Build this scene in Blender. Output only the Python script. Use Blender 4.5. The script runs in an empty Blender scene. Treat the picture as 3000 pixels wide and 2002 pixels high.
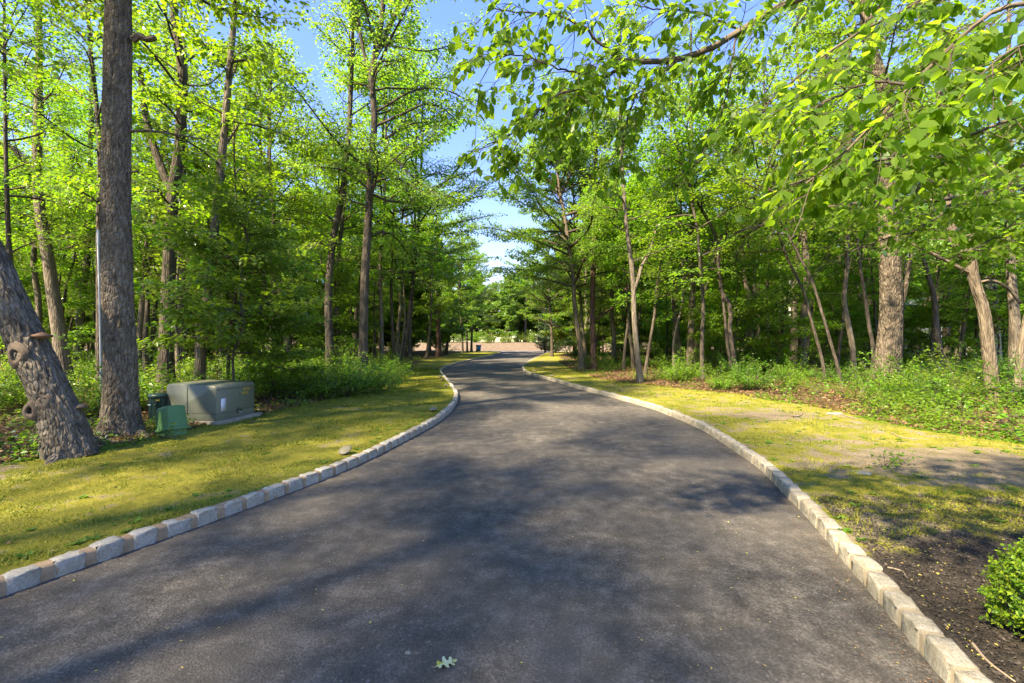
import bpy, math, random
import numpy as np
from mathutils import Vector, Matrix

R = math.radians
random.seed(7)
scene = bpy.context.scene
COL = scene.collection

# ------------------------------------------------------------------ camera, sky, sun, exposure
CAM_H, FPX, CX, CY = 1.6, 1333.33, 1500.0, 1001.0
cam_data = bpy.data.cameras.new("camera")
cam_data.lens, cam_data.sensor_width = 16.0, 36.0
cam_data.clip_start, cam_data.clip_end = 0.05, 2000
cam = bpy.data.objects.new("camera", cam_data)
cam.location, cam.rotation_euler = (0, 0, CAM_H), (R(90), 0, 0)
COL.objects.link(cam)
scene.camera = cam

SUN_EL, SUN_AZ = R(47), math.atan2(-0.74, -0.67)      # direction to the sun: from the left, a little behind
world = bpy.data.worlds.new("World")
scene.world = world
world.use_nodes = True
wn = world.node_tree
sky = wn.nodes.new("ShaderNodeTexSky")
sky.sky_type = 'NISHITA'
sky.sun_disc = False
sky.sun_elevation, sky.sun_rotation = SUN_EL, SUN_AZ
sky.air_density, sky.dust_density, sky.ozone_density = 0.85, 0.0, 3.0
hsv = wn.nodes.new("ShaderNodeHueSaturation")
hsv.inputs["Hue"].default_value = 0.531
hsv.inputs["Saturation"].default_value = 1.85
hsv.inputs["Value"].default_value = 0.88
gam = wn.nodes.new("ShaderNodeGamma")                 # an even, clear sky: less difference between zenith and horizon
gam.inputs["Gamma"].default_value = 0.5
wn.links.new(sky.outputs[0], gam.inputs["Color"])
wn.links.new(gam.outputs[0], hsv.inputs["Color"])
bg = wn.nodes["Background"]
wn.links.new(hsv.outputs[0], bg.inputs[0])
bg.inputs[1].default_value = 0.15

sun_d = bpy.data.lights.new("sun", 'SUN')
sun_d.energy, sun_d.angle, sun_d.color = 2.6, R(1.6), (1.0, 0.92, 0.81)
sun = bpy.data.objects.new("sun", sun_d)
to_sun = Vector((math.sin(SUN_AZ) * math.cos(SUN_EL), math.cos(SUN_AZ) * math.cos(SUN_EL), math.sin(SUN_EL)))
sun.rotation_euler = to_sun.to_track_quat('Z', 'Y').to_euler()
COL.objects.link(sun)

vs = scene.view_settings
vs.view_transform, vs.look, vs.gamma, vs.exposure, vs.use_curve_mapping = 'Standard', 'None', 1.0, 3.2, False
vs.use_white_balance = True
vs.white_balance_temperature, vs.white_balance_tint = 8700, 6
cy = scene.cycles
cy.max_bounces, cy.diffuse_bounces, cy.glossy_bounces, cy.transmission_bounces = 10, 7, 2, 8
cy.caustics_reflective = cy.caustics_refractive = False
cy.use_denoising = True
cy.sample_clamp_indirect = 8.0

# ------------------------------------------------------------------ measuring helpers (photo pixel -> metres)
def P(px, py, d):
    return np.array([(px - CX) / FPX * d, d, CAM_H - (py - CY) / FPX * d])

def G(px, py, z=0.0):
    d = (CAM_H - z) * FPX / (py - CY)
    return np.array([(px - CX) / FPX * d, d, z])

# ------------------------------------------------------------------ numpy gradient noise
_perm = np.random.RandomState(3).permutation(256)
_perm = np.concatenate([_perm, _perm, _perm])
_gr = np.random.RandomState(4).normal(size=(256, 3))
_gr /= np.linalg.norm(_gr, axis=1)[:, None]

def noise3(p):
    p = np.asarray(p, float)
    i = np.floor(p).astype(int)
    f = p - i
    i &= 255
    u = f * f * f * (f * (f * 6 - 15) + 10)
    out = 0
    for dx in (0, 1):
        for dy in (0, 1):
            for dz in (0, 1):
                h = _perm[_perm[_perm[i[..., 0] + dx] + i[..., 1] + dy] + i[..., 2] + dz]
                g = _gr[h]
                dot = g[..., 0] * (f[..., 0] - dx) + g[..., 1] * (f[..., 1] - dy) + g[..., 2] * (f[..., 2] - dz)
                w = (u[..., 0] if dx else 1 - u[..., 0]) * (u[..., 1] if dy else 1 - u[..., 1]) * (u[..., 2] if dz else 1 - u[..., 2])
                out = out + w * dot
    return out * 1.6

def nz2(x, y, s, seed=0.0):
    x, y = np.broadcast_arrays(np.asarray(x, float), np.asarray(y, float))
    return noise3(np.stack([x * s + seed, y * s - seed * 1.7, np.full(x.shape, seed * 3.1 + 0.5)], -1))

def sstep(a, b, x):
    t = np.clip((x - a) / (b - a), 0, 1)
    return t * t * (3 - 2 * t)

# ------------------------------------------------------------------ mesh helpers
class MB:
    def __init__(self):
        self.v, self.f, self.n, self.attr = [], [], 0, []
    def add(self, v, f, attr=None):
        v = np.asarray(v, float).reshape(-1, 3)
        f = np.asarray(f, int)
        self.v.append(v)
        self.f.append(f + self.n)
        self.attr.append(attr if attr is not None else v)
        self.n += len(v)
        return self
    def mesh(self, name, mat, smooth=True, bc=False):
        V = np.concatenate(self.v)
        me = bpy.data.meshes.new(name)
        me.vertices.add(len(V))
        me.vertices.foreach_set("co", V.astype(np.float32).ravel())
        loops = np.concatenate([f.ravel() for f in self.f]).astype(np.int32)
        tot = np.concatenate([np.full(len(f), f.shape[1]) for f in self.f]).astype(np.int32)
        st = np.concatenate([[0], np.cumsum(tot)[:-1]]).astype(np.int32)
        me.loops.add(len(loops))
        me.loops.foreach_set("vertex_index", loops)
        me.polygons.add(len(tot))
        me.polygons.foreach_set("loop_start", st)
        me.polygons.foreach_set("loop_total", tot)
        if smooth:
            me.polygons.foreach_set("use_smooth", np.ones(len(tot), bool))
        me.update(calc_edges=True)
        me.validate()
        if bc:
            a = me.attributes.new("bc", 'FLOAT_VECTOR', 'POINT')
            a.data.foreach_set("vector", np.concatenate(self.attr).astype(np.float32).ravel())
        if mat is not None:
            me.materials.append(mat)
        return me
    def obj(self, name, mat, parent=None, smooth=True, bc=False):
        return link(name, self.mesh(name, mat, smooth, bc), parent)

def link(name, data, parent=None, loc=None, rot=None, scale=None):
    o = bpy.data.objects.new(name, data)
    COL.objects.link(o)
    if parent is not None:
        o.parent = parent
    if loc is not None:
        o.location = [float(c) for c in loc]
    if rot is not None:
        o.rotation_euler = rot
    if scale is not None:
        o.scale = scale
    return o

def tag(o, label=None, cat=None, group=None, kind=None):
    for k, val in (("label", label), ("category", cat), ("group", group), ("kind", kind)):
        if val:
            o[k] = val
    return o

def thing(name, label, cat, loc=(0, 0, 0), rot=None, group=None, scale=None):
    return tag(link(name, None, None, loc, rot, scale), label, cat, group)

def norm(a):
    return a / np.maximum(np.linalg.norm(a, axis=-1, keepdims=True), 1e-9)

def tubes(paths, radii, S=6, mb=None, cap=False):
    """Many tubes at once: paths (M,N,3), radii (M,N)."""
    paths = np.asarray(paths, float)
    radii = np.asarray(radii, float)
    if paths.ndim == 2:
        paths, radii = paths[None], radii[None]
    M, N, _ = paths.shape
    t = norm(np.gradient(paths, axis=1))
    ov = norm(paths[:, -1] - paths[:, 0])
    ref = np.where(np.abs(ov[:, 2:3]) > 0.75, np.array([[1.0, 0, 0]]), np.array([[0, 0, 1.0]]))
    u = norm(np.cross(t, ref[:, None, :]))
    v = np.cross(t, u)
    a = np.arange(S) * 2 * np.pi / S
    ring = u[:, :, None, :] * np.cos(a)[None, None, :, None] + v[:, :, None, :] * np.sin(a)[None, None, :, None]
    V = paths[:, :, None, :] + ring * radii[:, :, None, None]
    arc = np.concatenate([np.zeros((M, 1)), np.cumsum(np.linalg.norm(np.diff(paths, axis=1), axis=-1), 1)], 1)
    bc = np.empty(V.shape)
    bc[..., 0] = np.cos(a)[None, None] * radii[:, :, None]
    bc[..., 1] = np.sin(a)[None, None] * radii[:, :, None]
    bc[..., 2] = arc[:, :, None] + (np.arange(M) * 3.7)[:, None, None]
    m, n, s = np.meshgrid(np.arange(M), np.arange(N - 1), np.arange(S), indexing='ij')
    s2 = (s + 1) % S
    base = m * N * S
    F = np.stack([base + n * S + s, base + n * S + s2, base + (n + 1) * S + s2, base + (n + 1) * S + s], -1).reshape(-1, 4)
    mb = mb or MB()
    mb.add(V, F, bc.reshape(-1, 3))
    if cap:
        for mm in range(M):
            c = mb.n - M * N * S + mm * N * S + (N - 1) * S
            mb.f.append(np.array([[c + k for k in range(S)]]))
    return mb

def resample(pts, n):
    """Catmull-Rom through control points, n samples."""
    pts = np.asarray(pts, float)
    if len(pts) == 2:
        return pts[0] + (pts[1] - pts[0]) * np.linspace(0, 1, n)[:, None]
    seg = np.linalg.norm(np.diff(pts, axis=0), axis=1)
    T = np.concatenate([[0], np.cumsum(seg)])
    tt = np.linspace(0, T[-1], n)
    i = np.clip(np.searchsorted(T, tt, side='right') - 1, 0, len(pts) - 2)
    u = ((tt - T[i]) / seg[i])[:, None]
    m = np.gradient(pts, T, axis=0)
    p0, p1 = pts[i], pts[i + 1]
    m0, m1 = m[i] * seg[i][:, None], m[i + 1] * seg[i][:, None]
    return (2*u**3 - 3*u**2 + 1) * p0 + (u**3 - 2*u**2 + u) * m0 + (-2*u**3 + 3*u**2) * p1 + (u**3 - u**2) * m1

def box(mb, c, s, rotz=0.0, bev=0.0):
    """bevelled box centred at c, full size s"""
    import bmesh
    bm = bmesh.new()
    bmesh.ops.create_cube(bm, size=1.0)
    bmesh.ops.scale(bm, vec=s, verts=bm.verts)
    if bev:
        bmesh.ops.bevel(bm, geom=bm.edges[:], offset=bev, segments=2, affect='EDGES', profile=0.6)
    bmesh.ops.rotate(bm, cent=(0, 0, 0), matrix=Matrix.Rotation(rotz, 3, 'Z'), verts=bm.verts)
    bm.verts.ensure_lookup_table()
    V = np.array([v.co[:] for v in bm.verts]) + np.asarray(c, float)
    bm.verts.index_update()
    by = {}
    for f in bm.faces:
        by.setdefault(len(f.verts), []).append([v.index for v in f.verts])
    off = mb.n
    mb.v.append(V); mb.attr.append(V); mb.n += len(V)
    for fs in by.values():
        mb.f.append(np.array(fs) + off)
    bm.free()
    return mb

def lathe(mb, prof, S=20, c=(0, 0, 0)):
    prof = np.asarray(prof, float)
    a = np.arange(S) * 2 * np.pi / S
    V = np.stack([prof[:, None, 0] * np.cos(a), prof[:, None, 0] * np.sin(a), np.repeat(prof[:, 1:2], S, 1)], -1) + np.asarray(c)
    n, s = np.meshgrid(np.arange(len(prof) - 1), np.arange(S), indexing='ij')
    s2 = (s + 1) % S
    F = np.stack([n * S + s, n * S + s2, (n + 1) * S + s2, (n + 1) * S + s], -1).reshape(-1, 4)
    return mb.add(V, F)

# ------------------------------------------------------------------ materials
def new_mat(name):
    m = bpy.data.materials.new(name)
    m.use_nodes = True
    nt = m.node_tree
    for n in list(nt.nodes):
        nt.nodes.remove(n)
    out = nt.nodes.new("ShaderNodeOutputMaterial")
    return m, nt, out

class N:
    """tiny node-graph helper"""
    def __init__(s, nt):
        s.nt = nt
    def __call__(s, typ, ins=None, **kw):
        n = s.nt.nodes.new(typ)
        for k, v in kw.items():
            setattr(n, k, v)
        for k, v in (ins or {}).items():
            if isinstance(v, bpy.types.NodeSocket):
                s.nt.links.new(v, n.inputs[k])
            else:
                n.inputs[k].default_value = v
        return n
    def tex(s, vec, scale, detail=4.0, rough=0.55, dist=0.0):
        return s("ShaderNodeTexNoise", {"Vector": vec, "Scale": scale, "Detail": detail, "Roughness": rough, "Distortion": dist}).outputs["Fac"]
    def ramp(s, fac, stops):
        n = s("ShaderNodeValToRGB", {"Fac": fac})
        e = n.color_ramp.elements
        while len(e) < len(stops):
            e.new(0.5)
        for k, (p, c) in enumerate(stops):
            e[k].position = p
            e[k].color = (c[0], c[1], c[2], 1) if not np.isscalar(c) else (c, c, c, 1)
        return n.outputs[0]
    def mix(s, fac, a, b, mode='MIX'):
        n = s("ShaderNodeMix", data_type='RGBA', blend_type=mode)
        for k, v in ((0, fac), (6, a), (7, b)):
            if isinstance(v, bpy.types.NodeSocket):
                s.nt.links.new(v, n.inputs[k])
            else:
                n.inputs[k].default_value = v if k == 0 else (*v[:3], 1)
        return n.outputs[2]
    def math(s, op, a, b=0.0, clamp=False):
        n = s("ShaderNodeMath", operation=op, use_clamp=clamp)
        for k, v in ((0, a), (1, b)):
            if isinstance(v, bpy.types.NodeSocket):
                s.nt.links.new(v, n.inputs[k])
            else:
                n.inputs[k].default_value = v
        return n.outputs[0]
    def bump(s, h, strength=0.5, dist=0.01, normal=None):
        d = {"Height": h, "Strength": strength, "Distance": dist}
        if normal is not None:
            d["Normal"] = normal
        return s("ShaderNodeBump", d).outputs[0]
    def bsdf(s, out, color, rough=0.8, normal=None, metal=0.0, spec=0.3):
        d = {"Base Color": color if isinstance(color, bpy.types.NodeSocket) else (*color, 1), "Roughness": rough, "Metallic": metal, "Specular IOR Level": spec}
        if normal is not None:
            d["Normal"] = normal
        b = s("ShaderNodeBsdfPrincipled", d)
        s.nt.links.new(b.outputs[0], out.inputs[0])
        return b

def leaf_mat(name, cols, trans, tmix=0.5, gloss=0.05, rough=0.4, hue_obj=0.03):
    m, nt, out = new_mat(name)
    n = N(nt)
    geo = n("ShaderNodeNewGeometry")
    info = n("ShaderNodeObjectInfo")
    stops = [(i / (len(cols) - 1), c) for i, c in enumerate(cols)]
    tstops = [(i / (len(trans) - 1), c) for i, c in enumerate(trans)]
    c = n.ramp(geo.outputs["Random Per Island"], stops)
    t = n.ramp(geo.outputs["Random Per Island"], tstops)
    hv = n.math('ADD', n.math('MULTIPLY', info.outputs["Random"], hue_obj), 0.5 - hue_obj / 2)
    vv = n.math('ADD', n.math('MULTIPLY', info.outputs["Random"], 0.35), 0.82)
    c = n("ShaderNodeHueSaturation", {"Hue": hv, "Value": vv, "Color": c}).outputs[0]
    t = n("ShaderNodeHueSaturation", {"Hue": hv, "Value": vv, "Color": t}).outputs[0]
    d = n("ShaderNodeBsdfDiffuse", {"Color": c})
    tr = n("ShaderNodeBsdfTranslucent", {"Color": t})
    mx = n("ShaderNodeMixShader", {0: tmix, 1: d.outputs[0], 2: tr.outputs[0]})
    g = n("ShaderNodeBsdfGlossy", {"Color": (1, 1, 1, 1), "Roughness": rough})
    lw = n("ShaderNodeLayerWeight", {"Blend": 0.25})
    gf = n.math('MULTIPLY', n.math('ADD', lw.outputs["Fresnel"], 0.02), gloss / 0.08, True)
    mx2 = n("ShaderNodeMixShader", {0: gf, 1: mx.outputs[0], 2: g.outputs[0]})
    nt.links.new(mx2.outputs[0], out.inputs[0])
    return m

def bark_mat(name, dark, light, lichen=(0.30, 0.31, 0.24), lich=0.35, sx=14.0, sz=2.2, bstr=1.0, bd=0.03):
    m, nt, out = new_mat(name)
    n = N(nt)
    at = n("ShaderNodeAttribute", attribute_name="bc").outputs["Vector"]
    mp = n("ShaderNodeMapping", {"Vector": at, "Scale": (sx, sx, sz)}).outputs[0]
    f1 = n.tex(mp, 1.0, 6.0, 0.65, 0.4)
    v = n("ShaderNodeTexVoronoi", {"Vector": n("ShaderNodeMapping", {"Vector": at, "Scale": (sx * 1.5, sx * 1.5, sz * 1.4)}).outputs[0], "Scale": 1.0}, feature='DISTANCE_TO_EDGE').outputs["Distance"]
    big = n.tex(at, 1.1, 3.0)
    c = n.ramp(f1, [(0.30, dark), (0.52, [(a + b) / 2 for a, b in zip(dark, light)]), (0.72, light)])
    spot = n.ramp(n.tex(at, 5.0, 5.0, 0.7), [(0.60, 0.0), (0.70, 1.0)])
    lf = n.math('MULTIPLY', n.math('MULTIPLY', spot, n.ramp(big, [(0.45, 0.0), (0.62, 1.0)])), lich)
    c = n.mix(lf, c, lichen)
    c = n.mix(n.ramp(n.tex(at, 0.6, 2.0), [(0.4, 0.0), (0.7, 0.4)]), c, [x * 0.6 for x in dark])
    h = n.math('ADD', n.math('MULTIPLY', n.math('MINIMUM', n.math('MULTIPLY', v, 3.5), 1.0), 0.55), n.math('MULTIPLY', f1, 0.8))
    n.bsdf(out, c, 0.92, n.bump(h, bstr, bd), spec=0.12)
    return m

def plain_mat(name, col, rough=0.6, var=0.15, scale=6.0, bump=0.0, metal=0.0, spec=0.4):
    m, nt, out = new_mat(name)
    n = N(nt)
    tc = n("ShaderNodeTexCoord").outputs["Object"]
    f = n.tex(tc, scale, 6.0, 0.6)
    c = n.mix(n.ramp(f, [(0.3, 0.0), (0.7, 1.0)]), [x * (1 - var) for x in col], [min(1, x * (1 + var)) for x in col])
    nm = n.bump(n.tex(tc, scale * 12, 4.0), bump, 0.01) if bump else None
    n.bsdf(out, c, rough, nm, metal, spec)
    return m

M = {}
M['leaf_wood'] = leaf_mat("woodland_leaf", [(0.055, 0.130, 0.012), (0.070, 0.155, 0.014), (0.092, 0.180, 0.018)],
                          [(0.24, 0.50, 0.02), (0.30, 0.58, 0.026), (0.38, 0.64, 0.04)], 0.56, 0.03)
M['leaf_oak'] = leaf_mat("oak_leaf", [(0.068, 0.130, 0.016), (0.090, 0.160, 0.022), (0.125, 0.190, 0.038)],
                         [(0.22, 0.42, 0.025), (0.29, 0.49, 0.035), (0.38, 0.54, 0.07)], 0.52, 0.03)
M['leaf_under'] = leaf_mat("understorey_leaf", [(0.036, 0.110, 0.012), (0.058, 0.145, 0.014), (0.085, 0.175, 0.016)],
                           [(0.16, 0.42, 0.016), (0.23, 0.52, 0.020), (0.34, 0.60, 0.026)], 0.52, 0.04)
M['leaf_shrub'] = leaf_mat("shrub_leaf", [(0.055, 0.135, 0.012), (0.088, 0.180, 0.016), (0.125, 0.215, 0.022)],
                           [(0.22, 0.48, 0.018), (0.31, 0.58, 0.024), (0.42, 0.64, 0.04)], 0.48, 0.03)
M['leaf_pine'] = leaf_mat("evergreen_needle", [(0.018, 0.045, 0.014), (0.03, 0.07, 0.02)], [(0.04, 0.10, 0.02), (0.06, 0.13, 0.02)], 0.25, 0.03)
M['leaf_box'] = leaf_mat("boxwood_leaf", [(0.045, 0.12, 0.012), (0.10, 0.19, 0.014), (0.20, 0.27, 0.02)],
                         [(0.08, 0.26, 0.015), (0.20, 0.40, 0.02), (0.38, 0.50, 0.03)], 0.35, 0.025, 0.4, 0.0)
M['litter'] = leaf_mat("dead_leaf", [(0.07, 0.04, 0.022), (0.16, 0.085, 0.045), (0.30, 0.17, 0.10)],
                       [(0.10, 0.05, 0.02), (0.20, 0.10, 0.05), (0.3, 0.17, 0.09)], 0.2, 0.03, 0.5, 0.0)
M['chip'] = leaf_mat("dark_bark_chip", [(0.012, 0.010, 0.009), (0.030, 0.026, 0.023), (0.075, 0.063, 0.054)], [(0.01, 0.01, 0.01), (0.02, 0.02, 0.02)], 0.05, 0.02, 0.5, 0.0)
M['speck'] = leaf_mat("fallen_yellow_leaf", [(0.30, 0.33, 0.05), (0.42, 0.36, 0.10), (0.35, 0.22, 0.08)],
                      [(0.3, 0.35, 0.04), (0.4, 0.35, 0.1), (0.3, 0.2, 0.06)], 0.2, 0.03, 0.5, 0.0)
M['grass'] = leaf_mat("grass_blade", [(0.10, 0.15, 0.012), (0.18, 0.20, 0.016), (0.27, 0.25, 0.03)],
                      [(0.18, 0.28, 0.015), (0.28, 0.32, 0.02), (0.36, 0.33, 0.04)], 0.35, 0.02, 0.5, 0.0)
M['weed'] = leaf_mat("weed_leaf", [(0.05, 0.13, 0.012), (0.09, 0.20, 0.016), (0.14, 0.25, 0.03)],
                     [(0.14, 0.34, 0.015), (0.22, 0.42, 0.02), (0.32, 0.48, 0.03)], 0.4, 0.03, 0.5, 0.0)

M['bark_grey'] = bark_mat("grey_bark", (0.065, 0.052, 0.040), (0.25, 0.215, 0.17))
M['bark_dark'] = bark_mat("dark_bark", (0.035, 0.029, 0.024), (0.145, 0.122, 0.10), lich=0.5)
M['bark_big'] = bark_mat("furrowed_bark", (0.070, 0.056, 0.043), (0.29, 0.242, 0.19), sx=17, sz=6.0, bstr=1.0, bd=0.05, lich=0.75)
M['bark_flared'] = bark_mat("plated_bark", (0.050, 0.040, 0.032), (0.205, 0.168, 0.130), sx=13, sz=4.0, bstr=1.0, bd=0.05, lich=0.3)
M['bark_lean'] = bark_mat("black_furrowed_bark", (0.040, 0.034, 0.029), (0.27, 0.235, 0.195), sx=17, sz=6.0, bstr=1.0, bd=0.05, lich=0.6)
M['bark_tan'] = bark_mat("tan_bark", (0.076, 0.060, 0.045), (0.235, 0.19, 0.142), sx=16, sz=2.4)
M['bark_pine'] = bark_mat("pine_bark", (0.040, 0.025, 0.022), (0.17, 0.105, 0.09), sx=13, sz=5.0, lich=0.15)
M['bark_pale'] = bark_mat("bleached_bark", (0.22, 0.20, 0.175), (0.44, 0.415, 0.375), sx=8, sz=1.2, lich=0.2, bd=0.012)
M['bark_twig'] = bark_mat("twig_bark", (0.040, 0.032, 0.026), (0.11, 0.09, 0.07), lich=0.1, bd=0.008)
M['bark_bough'] = bark_mat("bough_bark", (0.055, 0.042, 0.032), (0.21, 0.17, 0.125), lich=0.4, bd=0.01)
M['wood_cut'] = plain_mat("weathered_wood", (0.085, 0.064, 0.050), 0.9, 0.3, 20)
M['hollow'] = plain_mat("rotten_hollow", (0.012, 0.010, 0.009), 0.95, 0.2, 20)
M['fungus'] = plain_mat("bracket_fungus", (0.12, 0.062, 0.038), 0.7, 0.4, 18)
M['stick'] = plain_mat("dry_stick", (0.21, 0.165, 0.12), 0.9, 0.3, 15)

def asphalt():
    m, nt, out = new_mat("asphalt")
    n = N(nt)
    tc = n("ShaderNodeTexCoord").outputs["Object"]
    grit = n.tex(tc, 62.0, 4.0, 0.75)
    grit2 = n("ShaderNodeTexVoronoi", {"Vector": tc, "Scale": 78.0}, feature='F1')
    patch = n.tex(tc, 0.55, 5.0, 0.6, 0.3)
    med = n.tex(tc, 6.0, 6.0, 0.65)
    c = n.ramp(n.math('ADD', n.math('MULTIPLY', grit, 0.55), n.math('MULTIPLY', med, 0.45)),
               [(0.36, (0.021, 0.0195, 0.018)), (0.5, (0.066, 0.060, 0.054)), (0.64, (0.175, 0.160, 0.142))])
    c = n.mix(n.ramp(patch, [(0.35, 0.0), (0.7, 0.6)]), c, (0.108, 0.098, 0.087))
    lane = n.tex(n("ShaderNodeMapping", {"Vector": tc, "Scale": (1.5, 0.10, 1.0)}).outputs[0], 1.0, 4.0, 0.6, 0.3)
    c = n.mix(n.ramp(lane, [(0.42, 0.0), (0.68, 0.35)]), c, (0.040, 0.038, 0.036))
    st = n.ramp(grit2.outputs["Color"], [(0.86, 0.0), (0.97, 0.6)])
    c = n.mix(st, c, (0.22, 0.20, 0.18))
    h = n.math('ADD', grit, n.math('MULTIPLY', grit2.outputs["Distance"], 0.9))
    n.bsdf(out, c, 0.86, n.bump(h, 0.6, 0.008), spec=0.2)
    return m
M['asphalt'] = asphalt()

def stone(name, a, b, cstain):
    m, nt, out = new_mat(name)
    n = N(nt)
    tc = n("ShaderNodeTexCoord").outputs["Object"]
    info = n("ShaderNodeObjectInfo").outputs["Random"]
    vec = n("ShaderNodeVectorMath", {0: tc, 1: n("ShaderNodeCombineXYZ", {0: n.math('MULTIPLY', info, 37.0), 1: n.math('MULTIPLY', info, 91.0), 2: info}).outputs[0]}, operation='ADD').outputs[0]
    sp = n.tex(vec, 60.0, 5.0, 0.8)
    med = n.tex(vec, 11.0, 5.0, 0.65)
    c = n.ramp(sp, [(0.32, [x * 0.55 for x in a]), (0.5, a), (0.72, b)])
    c = n.mix(n.ramp(med, [(0.45, 0.0), (0.72, 0.75)]), c, cstain)
    c = n.mix(n.math('MULTIPLY', info, 0.30), c, [x * 0.55 for x in a])
    h = n.math('ADD', n.math('MULTIPLY', med, 1.0), n.math('MULTIPLY', sp, 0.35))
    n.bsdf(out, c, 0.88, n.bump(h, 1.0, 0.02), spec=0.2)
    return m
M['stone'] = stone("granite_block", (0.35, 0.335, 0.30), (0.54, 0.525, 0.49), (0.25, 0.235, 0.18))
M['stone_warm'] = stone("stained_granite_block", (0.33, 0.305, 0.25), (0.50, 0.47, 0.41), (0.22, 0.185, 0.125))
M['mortar_buff'] = plain_mat("buff_mortar", (0.27, 0.225, 0.16), 0.95, 0.25, 14, 0.5)
M['mortar'] = plain_mat("tan_mortar", (0.27, 0.19, 0.12), 0.95, 0.25, 14, 0.5)

def verge():
    """moss lawn, woodland floor, mulch and bare soil, by zone attribute (what grows or lies where)"""
    m, nt, out = new_mat("verge")
    n = N(nt)
    tc = n("ShaderNodeTexCoord").outputs["Object"]
    z = n("ShaderNodeSeparateColor", {0: n("ShaderNodeAttribute", attribute_name="zone").outputs["Color"]}).outputs
    big, mid, fine, vf = n.tex(tc, 0.7, 5.0, 0.6, 0.4), n.tex(tc, 3.2, 6.0, 0.62, 0.3), n.tex(tc, 16.0, 6.0, 0.7), n.tex(tc, 75.0, 4.0, 0.7)
    moss = n.ramp(n.math('ADD', n.math('MULTIPLY', mid, 0.6), n.math('MULTIPLY', fine, 0.4)),
                  [(0.30, (0.066, 0.074, 0.016)), (0.45, (0.165, 0.160, 0.026)), (0.60, (0.270, 0.240, 0.042)), (0.78, (0.38, 0.32, 0.075))])
    moss = n.mix(n.ramp(big, [(0.44, 0.0), (0.64, 0.6)]), moss, (0.095, 0.120, 0.020))
    moss = n.mix(n.ramp(fine, [(0.56, 0.0), (0.74, 0.55)]), moss, (0.115, 0.10, 0.045))
    soil = n.ramp(n.math('ADD', n.math('MULTIPLY', mid, 0.5), n.math('MULTIPLY', vf, 0.5)), [(0.3, (0.075, 0.062, 0.042)), (0.5, (0.165, 0.135, 0.092)), (0.75, (0.28, 0.235, 0.165))])
    mulch = n.ramp(n.math('ADD', n.math('MULTIPLY', fine, 0.5), n.math('MULTIPLY', vf, 0.5)), [(0.33, (0.014, 0.012, 0.010)), (0.55, (0.052, 0.044, 0.037)), (0.74, (0.16, 0.13, 0.105))])
    lit = n.ramp(n.math('ADD', n.math('MULTIPLY', fine, 0.55), n.math('MULTIPLY', vf, 0.45)), [(0.3, (0.022, 0.015, 0.010)), (0.5, (0.085, 0.052, 0.032)), (0.72, (0.20, 0.125, 0.08))])
    lit = n.mix(n.ramp(mid, [(0.50, 0.0), (0.66, 0.6)]), lit, (0.045, 0.075, 0.014))
    brk = n.math('SUBTRACT', n.math('ADD', n.math('MULTIPLY', mid, 0.9), n.math('MULTIPLY', fine, 0.5)), 0.70)
    def mask(s, k=1.0):
        return n.ramp(n.math('ADD', s, n.math('MULTIPLY', brk, k)), [(0.42, 0.0), (0.58, 1.0)])
    c = n.mix(mask(z[0]), lit, moss)
    c = n.mix(mask(z[2], 2.1), c, soil)
    c = n.mix(mask(z[1], 0.7), c, mulch)
    h = n.math('ADD', n.math('MULTIPLY', fine, 1.0), n.math('MULTIPLY', vf, 0.5))
    n.bsdf(out, c, 0.95, n.bump(h, 0.9, 0.035), spec=0.08)
    return m
M['verge'] = verge()
M['street'] = plain_mat("pale_street", (0.17, 0.155, 0.145), 0.9, 0.12, 1.5, 0.2)
M['bank'] = plain_mat("sandy_bank", (0.115, 0.085, 0.062), 0.95, 0.45, 2.5, 0.5)
M['concrete'] = plain_mat("stained_concrete", (0.22, 0.20, 0.16), 0.95, 0.35, 9, 0.5)
M['util'] = plain_mat("olive_green_steel", (0.112, 0.124, 0.092), 0.45, 0.14, 3.0, 0.05)
M['util_dark'] = plain_mat("seam_steel", (0.045, 0.058, 0.045), 0.6, 0.2, 6.0)
M['ped'] = plain_mat("green_plastic", (0.060, 0.160, 0.060), 0.5, 0.16, 5.0, 0.06)
M['ped_dark'] = plain_mat("dark_green_plastic", (0.012, 0.040, 0.032), 0.4, 0.2, 6.0)
M['paper'] = plain_mat("white_paper", (0.62, 0.64, 0.72), 0.6, 0.04, 8)
M['ink'] = plain_mat("grey_ink", (0.25, 0.26, 0.30), 0.7, 0.05, 8)
M['yellow'] = plain_mat("yellow_lettering", (0.55, 0.38, 0.04), 0.6, 0.15, 30)
M['blk'] = plain_mat("black_plastic", (0.015, 0.015, 0.017), 0.5, 0.2, 8)
M['lampcap'] = plain_mat("faded_lamp_cap", (0.13, 0.12, 0.085), 0.6, 0.2, 20)
M['blue'] = plain_mat("blue_plastic", (0.025, 0.18, 0.52), 0.45, 0.12, 4)
M['emblem'] = plain_mat("pale_blue_print", (0.40, 0.55, 0.72), 0.6, 0.05, 8)
M['pole'] = plain_mat("pale_grey_plastic", (0.42, 0.46, 0.52), 0.5, 0.08, 5)
M['siding'] = plain_mat("white_siding", (0.72, 0.73, 0.75), 0.7, 0.05, 1)
M['roof'] = plain_mat("grey_shingle", (0.12, 0.12, 0.13), 0.9, 0.2, 3)
M['glass'] = plain_mat("dark_window_glass", (0.03, 0.04, 0.05), 0.1, 0.1, 2)
M['rock'] = plain_mat("pale_rock", (0.17, 0.18, 0.155), 0.85, 0.15, 14, 0.4)
M['green_leaf'] = leaf_mat("fallen_oak_leaf", [(0.42, 0.44, 0.04), (0.46, 0.47, 0.05)], [(0.35, 0.42, 0.04), (0.38, 0.45, 0.05)], 0.2, 0.03, 0.5, 0.0)

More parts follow.
